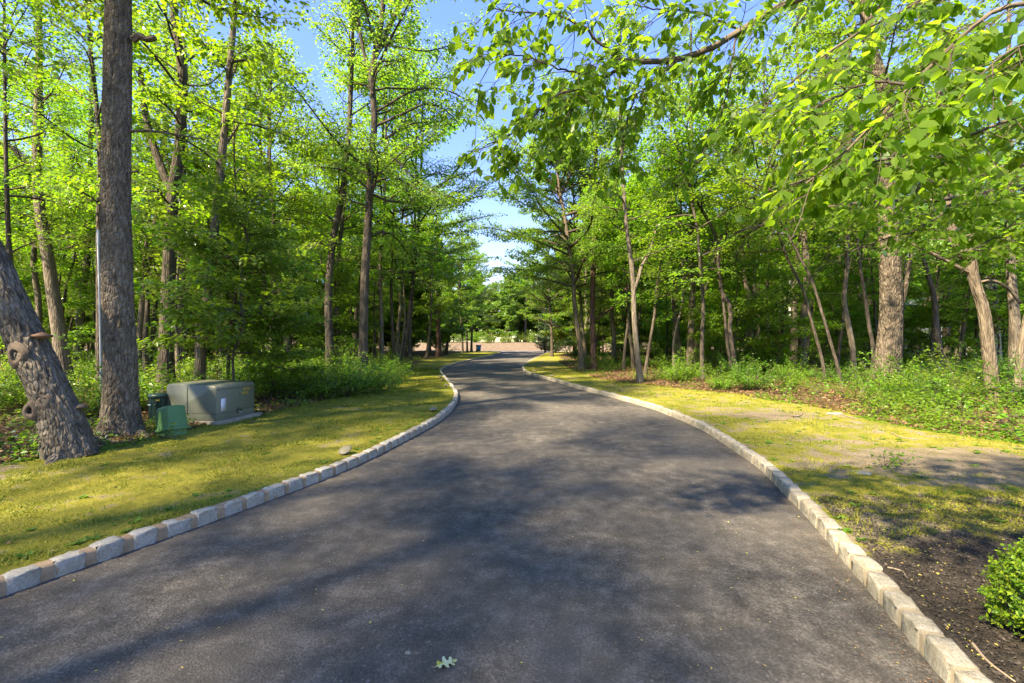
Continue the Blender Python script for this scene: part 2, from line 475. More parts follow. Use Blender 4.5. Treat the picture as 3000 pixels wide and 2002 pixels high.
def dogwood_leaf():
    """big near leaves with a fine vein relief"""
    m, nt, out = new_mat("dogwood_leaf")
    n = N(nt)
    info = n("ShaderNodeObjectInfo").outputs["Random"]
    geo = n("ShaderNodeNewGeometry").outputs["Random Per Island"]
    rnd = n.math('FRACT', n.math('ADD', info, geo))
    uv = n("ShaderNodeAttribute", attribute_name="bc").outputs["Vector"]
    s = n("ShaderNodeSeparateXYZ", {0: uv}).outputs
    ax = n.math('ABSOLUTE', s[0])
    vein = n.math('SINE', n.math('MULTIPLY', n.math('SUBTRACT', s[1], n.math('MULTIPLY', ax, 0.9)), 62.0))
    vein = n.ramp(vein, [(0.80, 0.0), (1.0, 1.0)])
    rib = n.ramp(ax, [(0.0, 1.0), (0.018, 0.0)])
    vm = n.math('MAXIMUM', n.math('MULTIPLY', vein, 0.35), rib)
    c = n.ramp(rnd, [(0.0, (0.045, 0.105, 0.016)), (0.5, (0.072, 0.145, 0.020)), (1.0, (0.105, 0.180, 0.028))])
    t = n.ramp(rnd, [(0.0, (0.20, 0.38, 0.02)), (0.5, (0.29, 0.49, 0.028)), (1.0, (0.38, 0.57, 0.04))])
    c = n.mix(n.math('MULTIPLY', vm, 0.4), c, (0.16, 0.24, 0.06))
    t = n.mix(n.math('MULTIPLY', vm, 0.35), t, (0.12, 0.25, 0.01))
    nm = n.bump(vm, 0.35, 0.002)
    d = n("ShaderNodeBsdfDiffuse", {"Color": c, "Normal": nm})
    tr = n("ShaderNodeBsdfTranslucent", {"Color": t, "Normal": nm})
    mx = n("ShaderNodeMixShader", {0: 0.62, 1: d.outputs[0], 2: tr.outputs[0]})
    g = n("ShaderNodeBsdfGlossy", {"Color": (1, 1, 1, 1), "Roughness": 0.42, "Normal": nm})
    lw = n("ShaderNodeLayerWeight", {"Blend": 0.2})
    mx2 = n("ShaderNodeMixShader", {0: n.math('MULTIPLY', lw.outputs["Fresnel"], 0.12), 1: mx.outputs[0], 2: g.outputs[0]})
    nt.links.new(mx2.outputs[0], out.inputs[0])
    return m
M['leaf_dog'] = dogwood_leaf()

# ------------------------------------------------------------------ the lie of the land
KL = [(0, 1750), (118, 1710), (220, 1675), (336, 1630), (456, 1590), (614, 1532), (738, 1487), (833, 1451), (900, 1426), (968, 1398),
      (1044, 1367), (1121, 1329), (1178, 1298), (1226, 1272), (1274, 1248), (1322, 1209), (1343, 1176), (1343, 1157), (1326, 1135),
      (1305, 1109), (1292, 1092), (1293, 1085), (1317, 1073), (1365, 1060), (1436, 1044.5), (1477, 1032.6)]
KR = [(2751, 2002), (2717, 1946), (2666, 1871), (2608, 1808), (2566, 1752), (2513, 1691), (2469, 1646), (2431, 1599), (2391, 1548),
      (2353, 1500), (2320, 1475), (2274, 1425), (2236, 1381), (2178, 1341), (2121, 1301), (2083, 1276), (2044, 1253), (1995, 1232),
      (1937, 1209), (1899, 1194), (1807, 1169), (1700, 1142), (1615, 1116), (1543, 1097), (1529, 1085), (1527, 1078), (1548, 1061),
      (1582, 1045), (1596, 1037)]
kl = [(-8.0, -30), (-6.4, -6), (-4.35, 0)] + [tuple(G(*p)[:2]) for p in KL] + [(-2.2, 70.5), (-9.0, 71.6)]
kr = [(2.6, -30), (1.9, -6), (1.75, 0)] + [tuple(G(*p)[:2]) for p in KR] + [(6.0, 66.0), (9.5, 70.0), (16.0, 71.4)]
kl, kr = np.array(kl), np.array(kr)
_ys = np.concatenate([np.arange(-30, 2, 0.5), np.arange(2, 15, 0.1), np.arange(15, 40, 0.25), np.arange(40, 71.45, 0.5)])
def smooth_curve(k):
    x = np.interp(_ys, k[:, 1], k[:, 0])
    for it in range(3):
        w = np.clip(np.interp(_ys, [0, 6, 15, 40, 66, 70], [0.25, 0.3, 0.8, 2.5, 2.5, 0.4]), 0, 9)
        xs = np.stack([np.interp(np.clip(_ys + o * w, _ys[0], _ys[-1]), _ys, x) for o in (-1, -0.5, 0, 0.5, 1)])
        x = (xs * np.array([1, 2, 3, 2, 1])[:, None]).sum(0) / 9
    return x
_xl, _xr = smooth_curve(kl), smooth_curve(kr)
def XL(y): return np.interp(y, _ys, _xl)
def XR(y): return np.interp(y, _ys, _xr)
_el = np.array([(-9.5, -30), (-9.0, 0), (-7.2, 4.0), (-6.4, 5.7), (-5.9, 6.2), (-5.85, 7.3), (-5.3, 9.2), (-5.0, 12), (-4.35, 15.5), (-5.4, 23.8), (-6.8, 31.7), (-7.4, 66), (-9, 71)])
_er = np.array([(9.5, -30), (8.8, 4), (7.9, 6.4), (7.1, 7.8), (7.3, 10.2), (6.5, 13), (4.8, 15.6), (3.75, 17.7), (3.4, 23.8), (3.6, 32), (5.2, 50), (7.0, 60), (10, 68), (12, 71)])
def EL(y): return np.interp(y, _el[:, 1], _el[:, 0])
def ER(y): return np.interp(y, _er[:, 1], _er[:, 0])

def gz(x, y):
    """ground height beside the drive"""
    x, y = np.broadcast_arrays(np.asarray(x, float), np.asarray(y, float))
    left = x < (XL(y) + XR(y)) / 2
    t = np.where(left, XL(y) - x, x - XR(y))
    inw = np.where(left, EL(y) - x, x - ER(y))
    w = sstep(-0.4, 1.6, inw)
    z = 0.105 + sstep(0.1, 1.2, t) * (0.022 * nz2(x, y, 0.9, 1) + 0.012 * nz2(x, y, 3.1, 2))
    return z + w * (0.05 + 0.09 * nz2(x, y, 0.35, 3) + 0.03 * nz2(x, y, 1.3, 4))

def zones(x, y):
    left = x < (XL(y) + XR(y)) / 2
    inw = np.where(left, EL(y) - x, x - ER(y))
    lawn = np.clip(0.5 - inw / 0.9 * 0.5, 0, 1)
    mul = np.where(left, 0, np.clip(0.5 - (y - (3.25 + 0.25 * (x - 2.6))) / 0.5 * 0.5, 0, 1))
    dirt = np.exp(-(((x - 5.6) / 1.7) ** 2 + ((y - 5.6) / 0.75) ** 2)) * 0.58 + 0.6 * np.exp(-(((x - 5.2) / 1.0) ** 2 + ((y - 9.3) / 0.5) ** 2))
    dirt += 0.62 * np.exp(-(((x - XR(y) - 0.5) / 0.5) ** 2 + ((y - 3.3) / 0.5) ** 2))
    dirt += 0.55 * np.exp(-(((x + 6.1) / 0.8) ** 2 + ((y - 5.3) / 0.35) ** 2))
    dirt += 0.10 * nz2(x, y, 2.3, 19)
    dirt += np.where(left, 0.20, 0.36) * lawn + 0.12 * nz2(x, y, 0.8, 9)
    dirt = np.where(mul > 0.3, dirt * 0.7, dirt) * np.where(lawn > 0.2, 1, 0.4)
    far = sstep(38, 55, y)
    return np.stack([lawn, mul, np.clip(dirt * (1 - far), 0, 1), np.ones_like(x)], -1)

def grid_sheet(name, X, Y, Z, mat, zone=False):
    nr, nc = X.shape
    V = np.stack([X, Y, Z], -1).reshape(-1, 3)
    i, j = np.meshgrid(np.arange(nr - 1), np.arange(nc - 1), indexing='ij')
    F = np.stack([i * nc + j, i * nc + j + 1, (i + 1) * nc + j + 1, (i + 1) * nc + j], -1).reshape(-1, 4)
    mb = MB().add(V, F)
    o = mb.obj(name, mat)
    if zone:
        a = o.data.color_attributes.new("zone", 'FLOAT_COLOR', 'POINT')
        a.data.foreach_set("color", zones(V[:, 0], V[:, 1]).astype(np.float32).ravel())
    tag(o, kind="structure")
    return o

rows = np.concatenate([np.arange(-30, 1.5, 0.8), np.arange(1.5, 14, 0.09), np.arange(14, 35, 0.3), np.arange(35, 71.5, 0.8), [71.4]])
offs = np.concatenate([[0.07], np.arange(0.12, 5.5, 0.09), np.arange(5.5, 14, 0.35), np.array([15, 17, 20, 24, 30, 40, 60, 90, 140, 220, 330])])
YY, TT = np.meshgrid(rows, offs, indexing='ij')
XX = XL(YY) - TT
o = grid_sheet("lawn_left", XX[:, ::-1], YY, gz(XX[:, ::-1], YY) - np.where(TT[:, ::-1] < 0.1, 0.03, 0), M['verge'], True)
tag(o, "yellow green mossy lawn running into leaf strewn woods left of the drive", "lawn")
XX = XR(YY) + TT
o = grid_sheet("lawn_right", XX, YY, gz(XX, YY) - np.where(TT < 0.1, 0.03, 0), M['verge'], True)
tag(o, "patchy mossy lawn with bare soil and dark mulch right of the drive", "lawn")

u = np.linspace(0, 1, 25)
YY, UU = np.meshgrid(rows, u, indexing='ij')
XX = XL(YY) + (XR(YY) - XL(YY)) * UU
ZZ = 0.035 * (1 - (2 * UU - 1) ** 2) * 0.6 + 0.004 * nz2(XX, YY, 0.8, 5)
o = grid_sheet("driveway", XX, YY, ZZ, M['asphalt'])
tag(o, "dark asphalt driveway curving through the woods", "driveway")
# the big sheet under everything, out to the horizon
gx = np.array([-900, -400, -120, -40, 0, 40, 120, 400, 900.0])
GX, GY = np.meshgrid(gx, np.array([-500, -60, 0, 40, 80, 150, 400, 900.0]))
tag(grid_sheet("ground", GX, GY, np.full(GX.shape, -0.12), M['verge'], True), "woodland ground under the trees", "ground")
# the street at the end, then the sandy bank and the wood beyond
sx, sy = np.meshgrid(np.linspace(-120, 120, 60), np.linspace(70.2, 80.0, 8))
tag(grid_sheet("street", sx, sy, -0.05 + 0.0 * sx, M['street']), "pale street crossing at the end of the drive", "street")
bx, by = np.meshgrid(np.linspace(-120, 120, 161), np.concatenate([np.arange(79.4, 92, 0.6), np.array([94, 97, 101, 110, 130, 170, 260])]))
bz = -0.08 + 1.5 * sstep(79.5, 89.5, by + 1.2 * nz2(bx, by * 0, 0.12, 8)) + 0.10 * nz2(bx, by, 0.5, 6)
ob = grid_sheet("bank", bx, by, bz, M['bank'])
tag(ob, "low sandy bank strewn with reddish litter beyond the street", "bank")
def bank_z(x, y):
    return -0.08 + 1.5 * sstep(79.5, 89.5, np.asarray(y) + 1.2 * nz2(x, np.asarray(y) * 0, 0.12, 8)) + 0.10 * nz2(x, y, 0.5, 6)

# ------------------------------------------------------------------ granite kerbs: a mortar bed and one object per block
def block_mesh(name, mat, seed, L=0.184, D=0.115, H=0.15):
    rs = np.random.RandomState(seed)
    xs, ys, zs = [-1, -0.86, -0.3, 0.3, 0.86, 1], [-1, -0.78, 0.6, 1], [-1, 0.2, 0.80, 1]
    pts, idx = [], {}
    def vid(i, j, k):
        if (i, j, k) not in idx:
            idx[(i, j, k)] = len(pts)
            x, y, z = xs[i], ys[j], zs[k]
            ex, ey, ez = abs(x) == 1, abs(y) == 1, z == 1
            e = ex + ey + ez
            sh = 1 - (0.0, 0.0, 0.05, 0.09)[e]
            p = np.array([x * L / 2 * (sh if ex else 1), y * D / 2 * (sh if ey else 1), z * H / 2 * (sh if ez else 1)])
            p += rs.normal(0, 0.0052, 3) * np.array([0.5, 1.0, 0.8])
            pts.append(p)
        return idx[(i, j, k)]
    F = []
    for j in (0, 3):
        for i in range(5):
            for k in range(3):
                q = [vid(i, j, k), vid(i + 1, j, k), vid(i + 1, j, k + 1), vid(i, j, k + 1)]
                F.append(q if j == 0 else q[::-1])
    for i in (0, 5):
        for j in range(3):
            for k in range(3):
                q = [vid(i, j, k), vid(i, j + 1, k), vid(i, j + 1, k + 1), vid(i, j, k + 1)]
                F.append(q[::-1] if i == 0 else q)
    for i in range(5):
        for j in range(3):
            F.append([vid(i, j, 3), vid(i + 1, j, 3), vid(i + 1, j + 1, 3), vid(i, j + 1, 3)])
    return MB().add(np.array(pts), np.array(F)).mesh(name, mat, smooth=False)

def make_kerb(name, Xf, side, mat, label, y0, y_obj, yend, shape):
    ys = np.arange(y0, yend, 0.02)
    xs = Xf(ys)
    s = np.concatenate([[0], np.cumsum(np.hypot(np.diff(xs), np.diff(ys)))])
    tx, ty = np.gradient(xs, s), np.gradient(ys, s)
    nx, ny = side * np.abs(ty), -side * tx * np.sign(ty)         # outward, away from the asphalt
    # mortar bed
    st = np.arange(0, s[-1], 0.08)
    bx_, by_ = np.interp(st, s, xs), np.interp(st, s, ys)
    ox, oy = np.interp(st, s, nx), np.interp(st, s, ny)
    sec = np.array([(0.006, -0.03), (0.007, 0.085), (0.022, 0.104), (0.10, 0.106), (0.112, 0.09), (0.112, -0.03)])
    jit = 0.003 * noise3(np.stack([st * 9, st * 0, st * 0 + 2.2], -1))
    V = np.stack([bx_[:, None] + ox[:, None] * (sec[:, 0] + jit[:, None]), by_[:, None] + oy[:, None] * (sec[:, 0] + jit[:, None]), np.repeat(sec[None, :, 1], len(st), 0) + jit[:, None]], -1)
    i, j = np.meshgrid(np.arange(len(st) - 1), np.arange(len(sec) - 1), indexing='ij')
    q = len(sec)
    F = np.stack([i * q + j, (i + 1) * q + j, (i + 1) * q + j + 1, i * q + j + 1], -1).reshape(-1, 4)
    bed = MB().add(V, F if side < 0 else F[:, ::-1]).obj(name, M['mortar' if side < 0 else 'mortar_buff'])
    tag(bed, label, "kerb", kind="structure")
    blocks = [block_mesh("granite_block", mat, 20 + k, L=shape[0] * (0.92 + 0.04 * (k % 5))) for k in range(9)]
    far = MB()
    rs = random.Random(5)
    p = 0.1
    while p < s[-1] - 0.2:
        Lb = shape[0] + shape[1]
        c = p + Lb / 2
        x, y = np.interp(c, s, xs), np.interp(c, s, ys)
        ax, ay = np.interp(c, s, nx), np.interp(c, s, ny)
        yaw = math.atan2(ay, ax) - math.pi / 2
        loc = (x + ax * 0.058, y + ay * 0.058, 0.038 + rs.uniform(-0.010, 0.009))
        me = rs.choice(blocks)
        rot = (rs.uniform(-0.05, 0.05), rs.uniform(-0.04, 0.04), yaw + rs.uniform(-0.05, 0.05))
        if y < y_obj:
            link("granite_block", me, bed, loc, rot)
        else:
            mat4 = Matrix.Translation(loc) @ Matrix.Rotation(yaw, 4, 'Z')
            co = np.empty(len(me.vertices) * 3, np.float32)
            me.vertices.foreach_get("co", co)
            A = np.array(mat4)
            far.add(co.reshape(-1, 3) @ A[:3, :3].T + A[:3, 3], np.array([list(f.vertices) for f in me.polygons]))
        p += Lb + rs.uniform(-0.012, 0.012)
    if far.n:
        f = far.obj("far_granite_blocks", mat, bed, smooth=False)
        tag(f, kind="stuff")
    return bed

make_kerb("kerb_left", XL, -1, M['stone'], "pale granite block kerb with tan joints along the left of the drive", 1.0, 27, 71.0, (0.182, 0.052))
make_kerb("kerb_right", XR, 1, M['stone_warm'], "worn buff granite block kerb along the right of the drive", 0.6, 27, 70.0, (0.200, 0.034))

# ------------------------------------------------------------------ leaves, limbs and crowns
def leaf_quads(mb, pos, dirv, nrm, size, wid=0.34, fold=0.10, droop=0.10):
    """two-triangle folded leaves: base, right, tip, left"""
    d = norm(dirv)
    s = norm(np.cross(d, nrm))
    up = np.cross(s, d)
    L = size[:, None]
    b = pos
    tip = pos + d * L - up * L * droop
    mid = pos + d * L * 0.45
    r = mid + s * L * wid + up * L * fold
    l = mid - s * L * wid + up * L * fold
    V = np.stack([b, r, tip, l], 1).reshape(-1, 3)
    k = np.arange(len(pos))[:, None] * 4
    F = np.concatenate([k + np.array([[0, 1, 2]]), k + np.array([[0, 2, 3]])])
    mb.add(V, F)

def leaf_hex(mb, pos, dirv, nrm, size, wid=0.36, fold=0.10, droop=0.14):
    """four-triangle ovate leaves for the nearer trees"""
    d = norm(dirv)
    s = norm(np.cross(d, nrm))
    up = np.cross(s, d)
    L = size[:, None]
    def at(u, w, h):
        return pos + d * L * u + s * L * w + up * L * h
    V = np.stack([at(0, 0, 0), at(0.30, wid, fold), at(0.68, wid * 0.72, fold * 0.5 - droop * 0.35), at(1, 0, -droop),
                  at(0.68, -wid * 0.72, fold * 0.5 - droop * 0.35), at(0.30, -wid, fold)], 1).reshape(-1, 3)
    k = np.arange(len(pos))[:, None] * 6
    F = np.concatenate([k + np.array([[0, 1, 2, 3]]), k + np.array([[0, 3, 4, 5]])])
    mb.add(V, F)

def wander(rs, start, d, L, n, droop, wob):
    """(M,n,3) curved paths"""
    Mn = len(start)
    t = np.linspace(0, 1, n)[None, :, None]
    side = norm(np.cross(d, np.array([[0, 0, 1.0]])))
    w1, w2 = rs.normal(0, wob, (Mn, 1, 1)), rs.normal(0, wob, (Mn, 1, 1))
    ph = rs.uniform(0, 6.28, (Mn, 1, 1))
    LL = L[:, None, None]
    p = start[:, None, :] + d[:, None, :] * LL * t
    p = p + side[:, None, :] * LL * (w1 * (np.sin(t * 4 + ph) - np.sin(ph)) * 0.5)
    p[..., 2] += (LL * (w2 * (np.sin(t * 5 + ph) - np.sin(ph)) * 0.4) + droop[:, None, None] * LL * t ** 2)[..., 0]
    return p

DENS = [1.9, 3.3]
def foliage(rs, limbs, blen, nb_per_m, leaf, leaf_n, woodmb, leafmb, flat=0.35, hexa=False, spray=0.22, s0=0.22, drop=-0.12):
    """limbs: list of (n,3) paths. Adds branchlets to woodmb and leaf sprays to leafmb."""
    st, dd, LL = [], [], []
    nb_per_m, leaf_n = nb_per_m * DENS[0], leaf_n * DENS[1]
    for pth in limbs:
        seg = np.linalg.norm(np.diff(pth, axis=0), axis=1)
        arc = np.concatenate([[0], np.cumsum(seg)])
        tot = arc[-1]
        nb = max(2, int(tot * nb_per_m))
        sv = s0 + (1 - s0) * (np.arange(nb) + rs.uniform(0.2, 0.8, nb)) / nb
        pos = np.stack([np.interp(sv * tot, arc, pth[:, k]) for k in range(3)], -1)
        tg = norm(np.stack([np.interp(np.clip(sv * tot + 0.1, 0, tot), arc, pth[:, k]) - np.interp(np.clip(sv * tot - 0.1, 0, tot), arc, pth[:, k]) for k in range(3)], -1))
        sgn = np.where(np.arange(nb) % 2 == 0, 1, -1) * rs.uniform(0.6, 1.2, nb)
        side = norm(np.cross(tg, np.array([[0, 0, 1.0]])) + 1e-6)
        d = tg * rs.uniform(0.4, 0.9, (nb, 1)) + side * sgn[:, None] + np.array([[0, 0, 1.0]]) * rs.normal(0.08, 0.22, (nb, 1))
        l = blen * rs.uniform(0.45, 1.1, nb) * (1.1 - 0.45 * sv) * min(1.0, 0.45 + tot / 4)
        st.append(pos); dd.append(norm(d)); LL.append(l)
        st.append(pth[-1:]); dd.append(tg[-1:]); LL.append(np.array([blen * 0.6]))
    st, dd, LL = np.concatenate(st), np.concatenate(dd), np.concatenate(LL)
    bp = wander(rs, st, dd, LL, 4, rs.normal(drop, 0.10, len(LL)), 0.10)
    rr = (0.004 + 0.007 * LL)[:, None] * np.linspace(1, 0.3, 4)[None]
    if woodmb is not None:
        tubes(bp, rr, 3, woodmb)
    # leaves along each branchlet
    cnt = np.maximum(2, rs.poisson(leaf_n * LL / max(blen, 1e-3)))
    own = np.repeat(np.arange(len(LL)), cnt)
    t = rs.uniform(0.12, 1.05, len(own))
    idx = np.clip(t * 3, 0, 2.999)
    i0 = idx.astype(int)
    fr = (idx - i0)[:, None]
    pos = bp[own, i0] * (1 - fr) + bp[own, i0 + 1] * fr
    tg = norm(bp[own, i0 + 1] - bp[own, i0])
    side = norm(np.cross(tg, np.array([[0, 0, 1.0]])) + 1e-6)
    sg = rs.choice([-1.0, 1.0], len(own))[:, None]
    off = np.abs(rs.normal(0, spray, (len(own), 1))) * (1.05 - 0.6 * t[:, None])
    pos = pos + side * sg * off + tg * off * 0.5 + np.array([[0, 0, 1.0]]) * rs.normal(-0.02, 0.05, (len(own), 1))
    d = tg * rs.uniform(0.2, 1.0, (len(own), 1)) + side * sg * rs.uniform(0.3, 1.0, (len(own), 1)) + rs.normal(0, 0.25, (len(own), 3)) + np.array([[0, 0, -0.22]])
    nr = np.array([[0, 0, 1.0]]) + rs.normal(0, flat, (len(own), 3))
    size = leaf * rs.uniform(0.6, 1.25, len(own))
    (leaf_hex if hexa else leaf_quads)(leafmb, pos, d, nr, size)

def crown_limbs(rs, axis, H, cb, Rc, nl, el0, el1):
    """limb paths leaving the trunk axis (interp fn z->xy)"""
    t = np.sort(rs.uniform(0, 1, nl)) ** 0.9
    z = cb + t * (H - cb) * 0.96
    prof = (0.45 + 0.55 * np.sin(np.pi * np.clip(0.12 + 0.88 * t, 0, 1))) * (1 - 0.35 * t)
    L = Rc * prof * rs.uniform(0.65, 1.2, nl)
    az = np.arange(nl) * 2.4 + rs.normal(0, 0.5, nl)
    el = el0 + (el1 - el0) * t + rs.normal(0, 0.14, nl)
    d = np.stack([np.cos(az) * np.cos(el), np.sin(az) * np.cos(el), np.sin(el)], -1)
    st = np.stack([axis(z)[0], axis(z)[1], z], -1)
    return wander(rs, st, d, L, 7, rs.normal(-0.06, 0.10, nl), 0.13), L

def axis_of(path):
    return lambda z: (np.interp(z, path[:, 2], path[:, 0]), np.interp(z, path[:, 2], path[:, 1]))

def trunk_radii(path, r0, flare=0.5, top=0.22, H=None):
    z = path[:, 2] - path[0, 2]
    Ht = H or z[-1]
    r = r0 * (1 - (1 - top) * np.clip(z / Ht, 0, 1) ** 0.9)
    return r * (1 + flare * np.exp(-z / (r0 * 2.2)))

# ---- hero trunks: rough bark modelled in the mesh
def carved_trunk(path, rad, S, amp, fx, fz, seed, lobes=0.0):
    mb = tubes(path, rad, S)
    V = mb.v[0].reshape(len(path), S, 3)
    bc = mb.attr[0].reshape(len(path), S, 3)
    cen = path[:, None, :]
    nrm = norm(V - cen)
    rn = rad.mean()
    q = np.stack([bc[..., 0] * fx, bc[..., 1] * fx, bc[..., 2] * fz], -1) + seed
    rid = 1 - np.abs(noise3(q)) * 2.2
    rid2 = 1 - np.abs(noise3(q * np.array([2.1, 2.1, 2.6]) + 11)) * 2.0
    low = noise3(np.stack([bc[..., 0] * 3.0, bc[..., 1] * 3.0, bc[..., 2] * 0.9], -1) + seed * 2)
    disp = amp * (np.clip(rid, -0.6, 1) * 0.8 + np.clip(rid2, -0.5, 1) * 0.35) + 0.10 * rn * low
    if lobes:
        th = np.arctan2(bc[..., 1], bc[..., 0])
        z = (path[:, 2] - path[0, 2])[:, None]
        disp = disp + lobes * np.exp(-z / 0.28) * (0.5 + 0.5 * np.cos(th * 5 + seed))
    mb.v[0] = (V + nrm * disp[..., None]).reshape(-1, 3)
    return mb

def px_path(pts, d, zbase=None):
    """pixel way-points -> world path at distance d; items (px,py) or (px,py,depth)"""
    w = [P(p[0], p[1], p[2] if len(p) > 2 else d) for p in pts]
    return np.array(w)

HERO_XY = []
def hero_tree(name, label, d, pts, w0, H, bark, leafm='leaf_wood', cb=4.0, Rc=2.8, nl=26, blen=0.9, nb=4.0, leaf=0.105, leaf_n=11,
              forks=(), seed=1, S=12, carve=None, flare=0.45, top=0.25, el=(0.25, 1.05), limbs=(), lift=0.0, group=None, hexa=False, crown=True, lean=(0, 0), lobes=0.0):
    rs = np.random.RandomState(seed)
    pp = px_path(pts, d)
    bx, by = pp[0, 0], pp[0, 1]
    zb = float(gz(bx, by)) - 0.06
    pp[0, 2] = zb
    HERO_XY.append((bx, by))
    # carry the trunk on to its full height
    last = pp[-1]
    if last[2] < H - 0.5:
        drift = (pp[-1] - pp[-2]) / max(0.3, pp[-1, 2] - pp[-2, 2])
        k = H - last[2]
        pp = np.vstack([pp, last + np.array([drift[0] * k * 0.25 + lean[0], drift[1] * k * 0.25 + lean[1], k * 0.5]), last + np.array([drift[0] * k * 0.3 + 2 * lean[0], 2 * lean[1], k])])
    Hh = pp[-1, 2]
    root = thing(name, label, "tree", (bx, by, zb), group=group)
    o = np.array([bx, by, zb])
    r0 = w0 / 2 * d / FPX
    if carve:
        n = int((min(Hh, carve[4]) - zb) / carve[0])
        full = resample(pp - o, max(60, int((Hh - zb) / 0.05)))
        low = full[full[:, 2] < carve[4]]
        hi = full[full[:, 2] >= carve[4] - 0.06][::4]
        low = resample(low[::6], n)
        allr = lambda p: trunk_radii(np.vstack([full[:1], p])[:, :], r0, flare, top, Hh - zb)[1:]
        mb = carved_trunk(low, allr(low), S, carve[1], carve[2], carve[3], seed * 1.3, lobes)
        if len(hi) > 2:
            tubes(hi, allr(hi), 14, mb)
    else:
        path = resample(pp - o, 26)
        mb = tubes(path, trunk_radii(path, r0, flare, top), S)
        full = path
    ax = axis_of(full)
    tr = mb
    leafmb, wood = MB(), MB()
    hl = []
    for fk in forks:                       # (pixel points, start width px, end width px, leafy)
        fp = resample(px_path(fk[0], d) - o, 14)
        tubes(fp, np.linspace(fk[1], fk[2], 14) / 2 * d / FPX, 9, tr, cap=True)
        if fk[3]:
            ext = fp[-1] + (fp[-1] - fp[-4]) * 0.9 + np.array([rs.normal(0, 0.2), rs.normal(0, 0.2), 0.5])
            hl.append(resample(np.vstack([fp[4:], ext]), 9))
    tobj = tr.obj("trunk", M[bark], root, bc=True)
    if crown:
        lp, L = crown_limbs(rs, ax, Hh - zb, cb, Rc, nl, el[0], el[1])
        rl = (0.010 + 0.011 * L)[:, None] * np.linspace(1, 0.25, 7)[None]
        tubes(lp, rl, 5, wood)
        foliage(rs, list(lp) + hl, blen, nb, leaf, leaf_n, wood, leafmb, hexa=hexa)
    elif hl:
        foliage(rs, hl, blen, nb, leaf, leaf_n, wood, leafmb, hexa=hexa)
    if wood.n:
        tag(wood.obj("branches", M['bark_twig'], root, bc=True), kind="stuff")
    if leafmb.n:
        leafmb.obj("crown", M[leafm], root, smooth=False)
    return root, o, full, r0

# ---------------- left of the drive
lean, lo, lpath, lr = hero_tree("leaning_tree", "leaning dark knotty trunk with hollow knots at the far left edge", 6.0,
    [(210, 1338), (178, 1224), (126, 1104), (72, 985), (25, 880), (-20, 784), (-90, 640, 6.1), (-190, 470, 6.3)], 92, 9.5, 'bark_lean', cb=5.2, Rc=2.2, nl=14,
    seed=11, S=84, carve=(0.020, 0.017, 20.0, 5.0, 4.2), flare=0.30, top=0.45, hexa=True, leaf_n=10, lobes=0.05)
big, bo, bpath, br = hero_tree("tall_oak", "thick straight grey oak trunk beside the green utility boxes", 7.14,
    [(352, 1283), (356, 1128), (348, 937), (344, 746), (343, 670), (341, 402), (345, 179), (346, 0)], 76, 15.5, 'bark_big', cb=7.4, Rc=3.8, nl=40,
    seed=12, S=92, carve=(0.022, 0.015, 19.0, 4.6, 7.6), flare=0.42, top=0.55, leaf_n=10, lobes=0.06,
    forks=[([(388, 118), (410, 106), (430, 116), (455, 110)], 20, 15, False), ([(380, 385), (430, 384), (500, 392), (560, 402), (600, 409)], 9, 3, False),
           ([(380, 508), (392, 503), (405, 504)], 8, 5, False)])
hero_tree("forked_oak", "dark oak trunk forking into a V above the utility boxes", 12.0,
    [(486, 1170), (488, 985), (493, 841), (502, 674), (506, 558), (522, 469), (531, 335), (536, 250), (513, 67)], 42, 15.5, 'bark_dark', seed=13,
    forks=[([(505, 565), (473, 491), (446, 415), (429, 348), (418, 285), (412, 200)], 24, 14, True)], Rc=2.6, cb=4.5, hexa=True)
hero_tree("slim_oak", "slim grey trunk rising directly behind the big utility cabinet", 10.5,
    [(582, 1190), (586, 1080), (593, 1009), (607, 889), (617, 793), (629, 670), (652, 446), (665, 290), (679, 134), (690, 0)], 30, 14.5, 'bark_grey', seed=14,
    forks=[([(655, 430), (690, 380), (705, 350)], 10, 5, True)], Rc=2.2, cb=4.2, nl=22, hexa=True)
hero_tree("young_maple", "thin brown sapling trunk right of the slim grey trunk behind the cabinet", 11.0,
    [(668, 1180), (668, 1080), (679, 961), (693, 841), (699, 700), (690, 560)], 11, 7.2, 'bark_dark', 'leaf_under', seed=15, cb=1.6, Rc=1.9, nl=22, leaf=0.13, leaf_n=9, flare=0.2, el=(0.05, 0.8), hexa=True)
hero_tree("woodland_oak", "stout grey trunk behind the leaning tree, forking left high up", 16.0,
    [(190, 1125), (177, 1004), (153, 841), (139, 746), (122, 650), (109, 513), (112, 335)], 38, 16.5, 'bark_grey', seed=16,
    forks=[([(104, 510), (70, 465), (30, 428), (-10, 412)], 18, 10, True)])
hero_tree("slender_oak", "thin grey trunk seen between the leaning tree and the tall oak", 22.0,
    [(232, 1090), (234, 975), (244, 841), (258, 746), (262, 620)], 23, 17.0, 'bark_grey', seed=17)
hero_tree("edge_oak", "crooked thin trunk above the leaning tree at the left edge", 14.0,
    [(60, 1140), (52, 960), (48, 856), (33, 793), (24, 674), (20, 560)], 17, 14.0, 'bark_dark', seed=18)
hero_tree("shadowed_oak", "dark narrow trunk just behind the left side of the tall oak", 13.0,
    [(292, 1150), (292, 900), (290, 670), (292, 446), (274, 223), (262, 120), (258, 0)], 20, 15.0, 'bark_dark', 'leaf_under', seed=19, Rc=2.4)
hero_tree("slanting_oak", "slanting grey trunk just right of the tall oak", 20.0,
    [(405, 1100), (411, 960), (418, 880), (430, 800), (448, 700), (462, 600)], 19, 17.0, 'bark_grey', seed=20)
